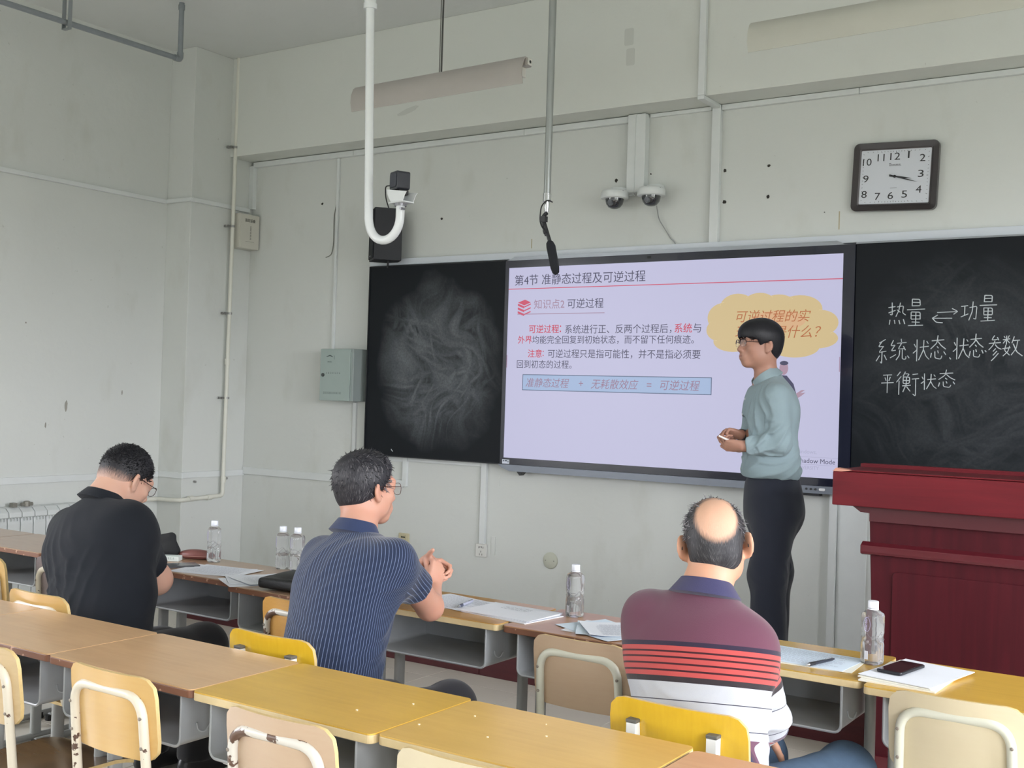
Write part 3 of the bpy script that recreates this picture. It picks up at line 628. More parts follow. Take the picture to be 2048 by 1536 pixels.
rad = thing('radiator', 'white sectional radiator with curved top fins under the left wall trunking', 'radiator', (-2.63, -1.25, .12)); RO = off((-2.63, -1.25, .12))
M_rad = mat('white_radiator', (210, 214, 214), .35)
prof = [(-2.69,.13),(-2.602,.13),(-2.600,.62),(-2.606,.655),(-2.585,.665),(-2.588,.695),(-2.625,.722),(-2.69,.726)]
sec = MB().prism([(p[0], p[1]) for p in prof], 0, .086, 'y')
sm_ = sec.build('section', M_rad, rad, bevel=.003); me_s = sm_.data; bpy.data.objects.remove(sm_)
vb = MB().box(-2.5985, -2.590, -.004, .004, .640, .660).build('top_vane', M_rad, rad); me_v = vb.data; bpy.data.objects.remove(vb)
for q in range(17):
    o = bpy.data.objects.new('section', me_s); COL.objects.link(o); o.parent = rad; o.location = (2.63, 1.25-1.30-.092*q+.0, -.12)
    b = o.modifiers.new('bevel', 'BEVEL'); b.width = .003; b.segments = 2
    for d in (.02, .043, .066): v = bpy.data.objects.new('top_vane', me_v); COL.objects.link(v); v.parent = o; v.location = (0, d, 0)
m = MB(); m.box(-2.64, -2.60, -1.73, -1.70, .727, .755); m.build('vent_cap', mat('aged_valve', (142, 140, 132), .45, metal=.5), rad, loc=RO)
m = MB(); m.lathe([(.02, 0), (.022, .03), (.012, .035)], (-2.62, -1.62, .728), 14); m.lathe([(.012, -.04), (.012, .04)], (-2.62, -1.62, .742), 12, 'y')
m.build('air_valve', mat('aged_valve', (142, 140, 132), .45, metal=.5), rad, loc=RO)

# ------------------------------------------------------------------ ceiling-hung things
def lamp(x0, x1, y, z, label, m_body, rods):
    t = thing('fluorescent_lamp', label, 'lamp', ((x0+x1)/2, y, z), R_(-2.5 if rods else 1.5)); L = (x1-x0)/2
    MB().prism([(-.025, -.045), (.025, -.045), (.025, 0), (-.025, 0)], -L, L, 'x').build('ballast_channel', m_body, t, bevel=.004)
    out = [(-.026, .002), (-.044, -.012), (-.060, -.05), (-.063, -.095), (-.052, -.145), (-.049, -.145), (-.059, -.095), (-.056, -.052), (-.041, -.016), (-.026, -.004)]
    MB().prism(out, -L-.012, L-.0, 'x').build('reflector', m_body, t, smooth=True)
    MB().tube([(-L+.05, 0, -.078), (L-.05, 0, -.078)], .013, 12).build('tube', mat('unlit_tube', (226, 228, 228), .2), t, smooth=True)
    for s in (-1, 1): MB().box(s*(L-.04)-.01, s*(L-.04)+.01, -.018, .018, -.095, -.045).build('lampholder', mat('white_lampholder', (214, 212, 206), .4), t, bevel=.003)
    MB().box(L, L+.008, -.018, .018, -.04, -.005).build('end_cap', MATS['white_lampholder'], t, bevel=.003)
    MB().lathe([(.008, L+.008), (.008, L+.0095)], (0, 0, -.022), 12, 'x').build('cable_hole', MATS['black_plastic'], t)
    for rx in rods:
        MB().tube([(rx, .012, 0), (rx, .012, CZ-z)], .005, 8).build('suspension_rod', mat('dark_rod', (70, 70, 68), .5), t, smooth=True)
        MB().tube([(rx-.014, .012, 0), (rx-.016, .012, CZ-z)], .003, 6).build('flex', mat('grey_flex', (110, 110, 106), .6), t)
        MB().lathe([(.03, 0), (.02, -.03)], (rx, .012, CZ-z), 16).build('ceiling_rose', M_trunk, t)
    return t
lamp(-.375, .83, -1.09, 3.30, 'slim fluorescent batten hung on a dark rod in front of the beam', mat('warm_grey_enamel', (170, 165, 160), .4, var=.03), (.0,))
lamp(2.02, 3.22, -1.02, 3.325, 'long cream fluorescent batten at the upper right, above the clock', mat('cream_enamel', (184, 184, 174), .4, var=.03), (.25,))

M_wp = mat('white_gloss_pipe', (226, 230, 232), .25)
CB = (.363, -1.8, 2.3)
jp = thing('camera_pole', 'white ceiling pole curving up at its end to hold a small camera', 'camera pole', CB)
R0 = .098
path = [(0, 0, CZ-2.3), (-.035+.035, 0, .10)]+[(R0-R0*math.cos(R_(a)), 0, .085-R0*1.12*math.sin(R_(a))) for a in range(0, 181, 12)]+[(2*R0, 0, .14)]
path = [(-.038*(max(p[2], 0)/1.17 if p[0] == 0 else 0)+p[0], p[1], p[2]) for p in path]
MB().tube(path, .0215, 18).build('bent_pipe', M_wp, jp, smooth=True)
m = MB(); m.tube([(-.037, 0, 1.14), (-.045, 0, CZ-2.3)], .030, 18); m.tube([(-.037, 0, 1.13), (-.037, 0, 1.155)], .034, 18)
m.build('sleeve', M_wp, jp, smooth=True)
m = MB(); m.lathe([(.006, -.038), (.006, .0)], (-.037, 0, 1.20), 10, 'y'); m.tube([(2*R0+.0, 0, .135), (2*R0, 0, .148)], .030, 18); m.lathe([(.006, -.03), (.006, 0)], (2*R0+.025, 0, .12), 8, 'y'); m.build('set_screw', MATS['silver_badge'], jp)
m = MB(); m.prism([(-.075, .07), (.085, .045), (.07, .028), (.055, .0), (-.03, .0), (-.055, .035)], -.035, -.031, 'y'); m.prism([(-.075, .07), (.085, .045), (.07, .028), (.055, .0), (-.03, .0), (-.055, .035)], .031, .035, 'y'); m.box(-.05, .06, -.035, .035, -.002, .004)
m.build('tilt_bracket', M_wp, jp, loc=(2*R0-.0, 0, .15), rot=(0, 0, R_(-12)), bevel=.001)
pc = thing('small_camera', 'small black cube camera on the white bracket of the curved pole', 'camera', (CB[0]+2*R0-.008, -1.8, 2.515), R_(-25))
MB().prism(rrect(-.043, .043, -.002, .086, .012), -.035, .035, 'y').build('body', mat('black_camera_plastic', (40, 42, 50), .4, var=.05), pc, bevel=.004)
MB().prism(rrect(-.034, .034, .008, .076, .01), -.039, -.0355, 'y').build('rear_panel', mat('dark_panel', (52, 54, 64), .5), pc, bevel=.002)
MB().box(-.03, .038, -.02, .03, -.028, -.003).build('foot', MATS['black_plastic'], pc, bevel=.003)
MB().tube(fillet([(-.03, -.038, .02), (-.055, -.05, .02), (-.05, -.05, -.04), (-.03, -.04, -.09)], .03), .003, 6).build('lead', MATS['black_plastic'], pc, smooth=True)

MBASE = (1.392, -1.8, 2.40)
mp_ = thing('microphone_pole', 'thin grey ceiling pole in the middle that holds a microphone', 'pole', MBASE)
M_pole = mat('satin_steel_pole', (150, 154, 152), .3, metal=.6)
MB().tube([(0, 0, .03), (.0, 0, CZ-2.4)], [.0155, .018], 16).build('rod', M_pole, mp_, smooth=True)
m = MB(); m.tube([(0, 0, .0), (0, 0, .035)], .0185, 16); m.tube([(0, 0, -.045), (0, 0, .0)], [.010, .013], 14); m.build('coupler', mat('bright_steel', (190, 192, 192), .2, metal=.8), mp_, smooth=True)
mi = thing('microphone', 'black shotgun microphone with foam windshield hanging in front of the display', 'microphone', (1.392, -1.8, 2.35))
m = MB(); m.tube(fillet([(.002, 0, -.0), (-.018, 0, -.015), (-.012, 0, -.06), (.004, 0, -.10)], .02), .009, 10); m.box(-.028, .0, -.012, .012, -.04, -.015); m.build('clip', MATS['black_plastic'], mi, smooth=True)
MB().tube([(-.012, 0, -.04), (.03, 0, -.15)], .0085, 12).build('barrel', MATS['black_plastic'], mi, smooth=True)
MB().tube([(.018, 0, -.125), (.021, 0, -.133), (.028, 0, -.15), (.052, 0, -.245), (.058, 0, -.268), (.060, 0, -.276)], [.008, .016, .0205, .0195, .015, .004], 18).build('foam_windshield', mat('black_foam', (26, 28, 34), .95, bump=.6, bscale=500), mi, smooth=True)
MB().tube(fillet([(.03, .0, .045), (.015, -.02, .055), (-.02, -.015, .03), (-.028, -.01, -.03), (-.018, -.012, -.06), (.01, -.012, -.09)], .02), .003, 6).build('lead', MATS['black_plastic'], mi, smooth=True)
for q in range(2): MB().tube([(-.016+q*.012, 0, -.045-.03*q), (-.010+q*.012, 0, -.06-.03*q)], .0125, 12).build('rubber_ring', MATS['black_plastic'], mi, smooth=True)

# ------------------------------------------------------------------ podium
M_red = wood('red_lacquered_wood', (104, 30, 37), (74, 20, 28), .42, 0, .5, coat=.0, amt=.6, spec=.22)
M_red2 = wood('red_lacquered_panel', (72, 20, 28), (48, 13, 20), .46, 2, .5, coat=.0, amt=.6, spec=.2)
po = thing('podium', 'red lacquered wooden lecture podium with overhanging top at the right', 'podium', (3.2, -1.1, 0)); PO = (-3.2, 1.1, 0)
def pp(mb, n, m, **k): return mb.build(n, m, po, loc=PO, **k)
pp(MB().box(2.562, 3.86, -1.355, -.94, 1.122, 1.262), 'top_rim', M_red, bevel=.004)
pp(MB().box(2.575, 3.85, -1.340, -1.02, 1.2635, 1.270), 'top_panel', M_red, bevel=.002)
pp(MB().box(2.575, 3.85, -1.01, -.955, 1.2635, 1.285), 'back_ledge', M_red, bevel=.003)
pp(MB().prism([(2.562, 1.2625), (2.60, 1.2625), (2.64, 1.268), (2.575, 1.276)][::1], -1.357, -1.30, 'y'), 'chipped_corner', mat('bare_wood_chip', (196, 140, 120), .7))
prof2 = [(2.632, 1.121), (2.668, 1.096), (2.705, 1.094), (2.705, 1.06), (3.82, 1.06), (3.82, 1.121)]
pp(MB().prism(prof2, -1.31, -.96, 'y'), 'cove_moulding', mat('dark_red_moulding', (74, 28, 34), .4), bevel=.002)
b = MB(); b.add([(2.70,-1.285,1.06),(3.80,-1.285,1.06),(3.80,-.95,1.06),(2.70,-.95,1.06),(2.745,-1.285,0),(3.80,-1.285,0),(3.80,-.95,0),(2.745,-.95,0)], [(0,1,2,3),(7,6,5,4),(0,4,5,1),(1,5,6,2),(2,6,7,3),(3,7,4,0)])
pp(b, 'body', M_red2, bevel=.003)
pp(MB().prism([(-1.312, .935), (-1.308, .925), (-1.29, .920), (-1.28, .920), (-1.28, .975), (-1.295, .968), (-1.312, .960)], 2.672, 3.83, 'x'), 'waist_moulding', mat('dark_red_lacquer', (84, 26, 34), .3, coat=.3), bevel=.002)
pp(MB().prism(rrect(2.80, 3.74, .20, .86, .02), -1.292, -1.284, 'y'), 'front_panel', M_red2, bevel=.003)
pp(MB().box(2.735, 3.82, -1.30, -.95, .0, .10), 'plinth', MATS['dark_red_lacquer'], bevel=.004)

# ------------------------------------------------------------------ desks
M_steel = mat('grey_white_enamel', (158, 162, 164), .4, var=.04, scale=12)
M_steelin = mat('grey_enamel_inside', (132, 136, 138), .5, var=.05)
M_leg = mat('grey_leg_enamel', (158, 160, 158), .4, var=.05, scale=15)
M_rub = mat('black_rubber', (32, 32, 32), .8)
EDGE = {'brown': chipped('brown_edge_band', (126, 86, 66), (190, 150, 126), .62, 30, .5), 'pale': mat('pale_edge_band', (206, 186, 142), .5, var=.08, scale=20)}
TOP = dict(tan=wood('tan_laminate', (202, 166, 124), (184, 142, 100), .3, 0, 1, coat=.2, amt=.5), yellow=wood('yellow_laminate', (208, 168, 72), (190, 148, 56), .3, 0, 1, coat=.2, amt=.5),
           honey=wood('honey_laminate', (210, 172, 92), (196, 154, 76), .3, 0, 1, coat=.2, amt=.5), pink=wood('pinkish_laminate', (204, 164, 124), (190, 146, 108), .3, 0, 1, coat=.2),
           brown=wood('dull_brown_laminate', (172, 142, 116), (150, 120, 96), .28, 0, 1, coat=.3), russet=wood('russet_laminate', (186, 144, 110), (166, 124, 92), .3, 0, 1, coat=.12),
           oak=wood('oak_laminate', (196, 152, 88), (178, 132, 70), .28, 0, 1, coat=.3), mustard=wood('mustard_laminate', (196, 160, 78), (178, 142, 60), .25, 0, 1, coat=.3))
def desk(x0, x1, y0, y1, top, edge, label, group, rz=0.0):
    """x0..x1 width, y0 near edge, y1 far edge"""
    W, D = x1-x0, y1-y0
    t = thing('school_desk', label, 'desk', ((x0+x1)/2, y0, 0), rz, group); hw = W/2
    MB().prism(rrect(-hw, hw, .0005, D-.0005, .016), .7565, .760, 'z').build('laminate_sheet', TOP[top], t)
    MB().prism(rrect(-hw-.0004, hw+.0004, 0, D, .0165), .7365, .7564, 'z').build('tabletop', EDGE[edge], t, bevel=.002)
    bw = hw-.055; z0, z1, y_, yb, th = .598, .736, .018, D-.06, .0035
    # open-fronted storage tray bent from sheet with rounded lower corners
    def U(w, zb, r, n=5):
        return [(-w, z1)]+[(-w+r-r*math.cos(R_(90*q/n)), zb+r-r*math.sin(R_(90*q/n))) for q in range(n+1)]+[(w-r+r*math.sin(R_(90*q/n)), zb+r-r*math.cos(R_(90*q/n))) for q in range(n+1)]+[(w, z1)]
    A, B = U(bw, z0, .022), U(bw-th, z0+th, .02)
    m = MB(); n = len(A); vs = []
    for yy in (y_, yb): vs += [(p[0], yy, p[1]) for p in A]+[(p[0], yy, p[1]) for p in B]
    f = []
    for q in range(n-1):
        f += [(q, q+1, 2*n+q+1, 2*n+q), (n+q+1, n+q, 3*n+q, 3*n+q+1), (q+1, q, n+q, n+q+1), (2*n+q, 2*n+q+1, 3*n+q+1, 3*n+q)]
    m.add(vs, f); m.box(-bw+.001, bw-.001, yb, yb+th, z0+.001, z1+.0003)
    m.tube([(p[0]*.997, y_, p[1]+.001) for p in A], .0042, 6)
    m.build('storage_tray', M_steel, t, smooth=True)
    for s in (-1, 1):
        x = s*(hw-.029); m = MB(); yc = D*.55
        pts = [(x+.011*math.cos(2*math.pi*q/16), yc+.024*math.sin(2*math.pi*q/16)*(1 if abs(math.sin(2*math.pi*q/16)) < .9 else .98)) for q in range(16)]
        pts = rrect(x-.0125, x+.0125, yc-.024, yc+.024, .011, 4)
        m.prism(pts, .03, .7363, 'z'); l = m.build('leg', M_leg, t, smooth=True)
        m = MB(); m.tube([(x, yc-.17, .022), (x, yc+.16, .022)], .016, 10); m.build('foot_bar', M_leg, l, smooth=True)
        m = MB()
        for yy in (yc-.17, yc+.16): m.lathe([(.018, .004), (.018, .03)], (x, yy, 0), 10)
        m.build('foot_cap', M_rub, l)
    for dz in (0,): MB().box(-hw+.042, hw-.042, D*.55-.012, D*.55+.012, .18, .215).build('stretcher', M_leg, t, bevel=.003)
    for s in (-1, 1):
        MB().tube(fillet([(s*(bw+.001), .07, .652), (s*(bw+.004), .072, .632), (s*(bw+.016), .085, .628), (s*(bw+.018), .10, .645)], .012), .0028, 6).build('bag_hook', M_steel, t, smooth=True)
    return t
G1, G2 = 'single desks of the front row', 'single desks of the second row'
for a in ((-1.755, -1.148, -2.94, -2.545, 'brown', 'brown', 'brown topped desk at the far left end of the front row, by the radiator', G1),
          (-1.142, -.54, -2.935, -2.54, 'brown', 'brown', 'brown topped desk beside the radiator end, left of the man in black', G1),
          (-.532, .07, -2.93, -2.535, 'brown', 'brown', 'brown topped desk directly in front of the man in black', G1),
          (.078, .682, -2.885, -2.49, 'brown', 'brown', 'brown desk with open grey tray holding a bottle and sheets of paper', G1),
          (.690, 1.292, -2.955, -2.475, 'brown', 'brown', 'brown desk with a black bag and two water bottles', G1),
          (1.300, 1.916, -2.875, -2.48, 'oak', 'pale', 'oak yellow desk with pale edge where the pinstriped man rests his elbow', G1),
          (1.934, 2.532, -2.872, -2.478, 'russet', 'brown', 'russet glossy desk with a water bottle and a messy pile of papers', G1),
          (2.540, 3.130, -2.845, -2.455, 'mustard', 'pale', 'pale edged desk with paper and a black pen beside the balding man', G1),
          (3.150, 3.760, -2.890, -2.47, 'yellow', 'pale', 'bright yellow desk with a black phone lying on white papers', G1),
          (.0, .602, -4.095, -3.70, 'tan', 'brown', 'tan desk at the left end of the second row, cut by the picture edge', G2),
          (.608, 1.203, -4.09, -3.70, 'tan', 'brown', 'tan desk with chipped brown edge in front of the chair by the man in black', G2),
          (1.209, 1.806, -4.095, -3.70, 'tan', 'brown', 'tan desk between the first brown desk and the bright yellow one', G2),
          (1.812, 2.405, -4.10, -3.702, 'yellow', 'pale', 'bright yellow desk with pale edge behind the pinstriped man', G2),
          (2.411, 3.020, -4.088, -3.712, 'honey', 'pale', 'honey yellow desk with tiny paper crumbs behind the yellow chair', G2),
          (3.030, 3.640, -4.11, -3.735, 'pink', 'brown', 'pinkish tan desk at the right end of the second row', G2)): desk(*a)
m = MB(); rnd = random.Random(5)
for x, y in ((2.50,-3.83),(2.62,-3.95),(2.32,-3.84),(2.25,-3.97),(2.72,-3.86),(2.44,-3.97),(2.67,-3.78)):
    a = rnd.uniform(.001, .0024); m.box(x-a, x+a, y-a*.7, y+a*.7, .7602, .7622)
o = m.build('paper_crumbs', mat('white_crumb', (236, 226, 196), .8)); tag(o, 'tiny white crumbs scattered on the yellow desks', 'crumbs'); o['kind'] = 'stuff'

# ------------------------------------------------------------------ chairs
PLY = dict(cream=wood('cream_plywood', (196, 172, 132), (180, 154, 112), .35, 0, 1.2, coat=.2, amt=.4), honey=wood('honey_plywood', (196, 160, 98), (190, 150, 86), .3, 0, 1.2, coat=.3, amt=.4), pinky=wood('pinkish_plywood', (186, 162, 136), (182, 154, 128), .35, 0, 1.2, coat=.2, amt=.4),
           amber=wood('amber_plywood', (196, 148, 78), (178, 128, 62), .35, 0, 1.2, coat=.2, amt=.4), pale=wood('pale_plywood', (202, 190, 160), (198, 184, 150), .35, 0, 1.2, coat=.2, amt=.3), yellow=wood('yellow_lacquer', (212, 172, 44), (196, 154, 32), .25, 2, 1.2, coat=.4, amt=.35),
           umber=wood('dark_seat_plywood', (112, 88, 62), (88, 66, 46), .25, 0, 1.2, coat=.4, amt=.4), grey=wood('grey_brown_plywood', (120, 108, 108), (100, 90, 92), .4, 0, 1.2, amt=.3))
PLE = mat('ply_edge', (204, 178, 124), .5, var=.08, scale=60)
CT = chipped('chipped_cream_tube', (206, 198, 180), (84, 62, 50), .64, 26, .3); CT2 = chipped('badly_chipped_tube', (204, 200, 190), (90, 66, 52), .575, 16, .3); CT3 = mat('cream_tube', (198, 198, 182), .35, var=.03)
def plate(m, w, z0, z1, r, y, th, curve, lean, nx=14):
    """curved rounded plate standing in the xz plane"""
    out = rrect(-w, w, z0, z1, r, 5); nz = 8
    # grid clipped to the rounded outline
    import bisect
    vs = []; rows = []
    zs = [z0+(z1-z0)*q/nz for q in range(nz+1)]; zs = sorted(set([round(z, 5) for z in zs]+[round(z0+r*(1-math.cos(R_(a))), 5) for a in (30, 60)]+[round(z1-r*(1-math.cos(R_(a))), 5) for a in (30, 60)]))
    for z in zs:
        d = max(0, z0+r-z, z-(z1-r)); hw = w-(r-math.sqrt(max(r*r-d*d, 0)))
        rows.append(len(vs))
        for q in range(nx+1):
            x = -hw+2*hw*q/nx
            vs.append((x, z))
    n = len(vs); f = []; P = []
    def Y(x, z): return y+curve*(1-(x/w)**2)*-1+(z-z0)*lean
    P = [(x, Y(x, z), z) for x, z in vs]+[(x, Y(x, z)+th, z) for x, z in vs]
    for i in range(len(zs)-1):
        for q in range(nx):
            a = rows[i]+q; b = rows[i+1]+q
            f.append((a, a+1, b+1, b)); f.append((n+a+1, n+a, n+b, n+b+1))
    loop = [rows[0]+q for q in range(nx+1)]+[rows[i]+nx for i in range(1, len(zs))]+[rows[-1]+q for q in range(nx-1, -1, -1)]+[rows[i] for i in range(len(zs)-2, 0, -1)]
    e0 = len(f)
    for i in range(len(loop)):
        a, b = loop[i], loop[(i+1) % len(loop)]; f.append((b, a, n+a, n+b))
    k = len(m.f); m.add(P, f)
    for q in range(k+e0, k+len(f)): m.mi[q] = 1
def chair(x, y, kind, ply, label, group, tube=None, rz=0.0, wd=.168, seatm=None):
    """x centre and y of the back plate; the seat points towards +y"""
    t = thing('school_chair', label, 'chair', (x, y, 0), rz, group); tm = tube or CT; pm = [PLY[ply], PLE]
    m = MB(); plate(m, wd, .585, .800, .045, .018, .011, .022, -.12)
    m.build('backrest', pm, t, smooth=True)
    m = MB(); s = PLY[seatm or ply]
    nx, ny = 10, 10; vs = []; f = []
    for lay in (0, 1):
        for j in range(ny+1):
            for i in range(nx+1):
                u, v = i/nx*2-1, j/ny; ww = .178*(1-.06*(1-v)); X = u*ww; Yy = .035+.36*v
                cr = min(1, (1-abs(u))*5, )
                X *= (1-.06*max(0, abs(v-.5)*2-.75)/.25*1) ; Z = .424-.012*math.cos(u*1.5)*math.sin(v*3.0)-(.02*max(0, v-.85)/.15)**1*.8
                vs.append((X, Yy, Z-.011*lay))
    n = (nx+1)*(ny+1)
    for j in range(ny):
        for i in range(nx):
            a = j*(nx+1)+i; f.append((a, a+1, a+nx+2, a+nx+1)); f.append((n+a+1, n+a, n+a+nx+1, n+a+nx+2))
    lp = [i for i in range(nx+1)]+[j*(nx+1)+nx for j in range(1, ny+1)]+[ny*(nx+1)+i for i in range(nx-1, -1, -1)]+[j*(nx+1) for j in range(ny-1, 0, -1)]
    e0 = len(f)
    for i in range(len(lp)): a, b = lp[i], lp[(i+1) % len(lp)]; f.append((b, a, n+a, n+b))
    m.add(vs, f)
    for q in range(e0, len(f)): m.mi[q] = 1
    m.build('seat', [s, PLE], t, smooth=True)
    if kind == 'arch':
        P = fillet([(-.140, .33, .398), (-.140, .02, .398), (-.140, .006, .53), (-.134, -.016, .752), (.134, -.016, .752), (.140, .006, .53), (.140, .02, .398), (.140, .33, .398)], .062, 8)
        MB().tube(P, .0125, 12).build('bent_tube_frame', tm, t, smooth=True)
        for sx in (-1, 1):
            for z in (.625, .70): MB().lathe([(.0025, -.0125), (.0045, -.011), (.0045, -.006)], (sx*.138, -.004-(z-.6)*.1, z), 8, 'y').build('rivet', mat('dull_rivet', (140, 132, 122), .35, metal=.5), t)
    else:
        for sx in (-1, 1):
            p = MB().box(sx*.105-.0135, sx*.105+.0135, -.038, -.012, .40, .745).build('back_post', mat('white_square_tube', (226, 226, 222), .3), t, bevel=.002)
            MB().box(sx*.105-.0145, sx*.105+.0145, -.039, -.011, .7452, .754).build('post_cap', mat('grey_post_cap', (92, 90, 84), .6), p, bevel=.002)
        m = MB()
        for sx in (-1, 1): m.box(sx*.15-.012, sx*.15+.012, -.03, .36,   .390, .411)
        m.box(-.15, .15, -.036, -.014,   .390, .411); m.build('seat_frame', MATS['white_square_tube'], t)
    for sx in (-1, 1):
        xx = sx*.135; m = MB(); m.prism(rrect(xx-.0125, xx+.0125, .165, .213, .011, 4), .03, .405, 'z'); l = m.build('leg', M_leg, t, smooth=True)
        MB().tube([(xx, .0, .020), (xx, .36, .020)], .014, 10).build('foot_bar', M_leg, l, smooth=True)
        m = MB()
        for yy in (.0, .36): m.lathe([(.016, .004), (.016, .028)], (xx, yy, 0), 10)
        m.build('foot_cap', M_rub, l)
    MB().box(-.123, .123, .178, .20, .20, .228).build('stretcher', M_leg, t, bevel=.003)
    return t
GA, GB_, GC = 'chairs behind the second row of desks', 'chairs between the two rows of desks', 'spare chairs at the front row'
chair(1.085, -4.215, 'arch', 'cream', 'cream plywood chair at the left edge with a curved white tube frame', GA, seatm='umber')
chair(1.612, -4.185, 'arch', 'honey', 'honey plywood chair with rust specks on its white tube arch, at the tan desk', GA, seatm='amber')
chair(2.235, -4.215, 'arch', 'pinky', 'beige plywood chair with badly chipped white tube arch at the yellow desk', GA, tube=CT2)
chair(2.735, -4.205, 'arch', 'pale', 'pale plywood chair cut by the bottom edge, at the honey yellow desk', GA, tube=CT3)
chair(.515, -3.655, 'arch', 'honey', 'honey plywood chair under the man in the black polo shirt', GB_)
chair(1.600, -3.612, 'post', 'yellow', 'glossy yellow chair with two white square posts under the pinstriped man', GB_, wd=.176)
chair(2.90, -3.552, 'post', 'yellow', 'glossy yellow chair with capped white posts under the balding man', GB_, wd=.182)
chair(-.435, -3.28, 'arch', 'honey', 'honey plywood chair at the far left edge of the picture', GC)
chair(-.092, -3.14, 'arch', 'grey', 'dull grey brown chair half hidden on the left of the man in black', GC)
chair(1.27, -3.16, 'arch', 'amber', 'amber plywood chair with peeling tube left of the pinstriped man', GC, tube=CT2)
chair(2.345, -3.055, 'arch', 'pinky', 'empty beige plywood chair with cream tube arch left of the balding man', GC, tube=CT3)
chair(3.425, -3.02, 'arch', 'pale', 'pale plywood chair with cream tube arch at the right edge', GC, tube=CT3)

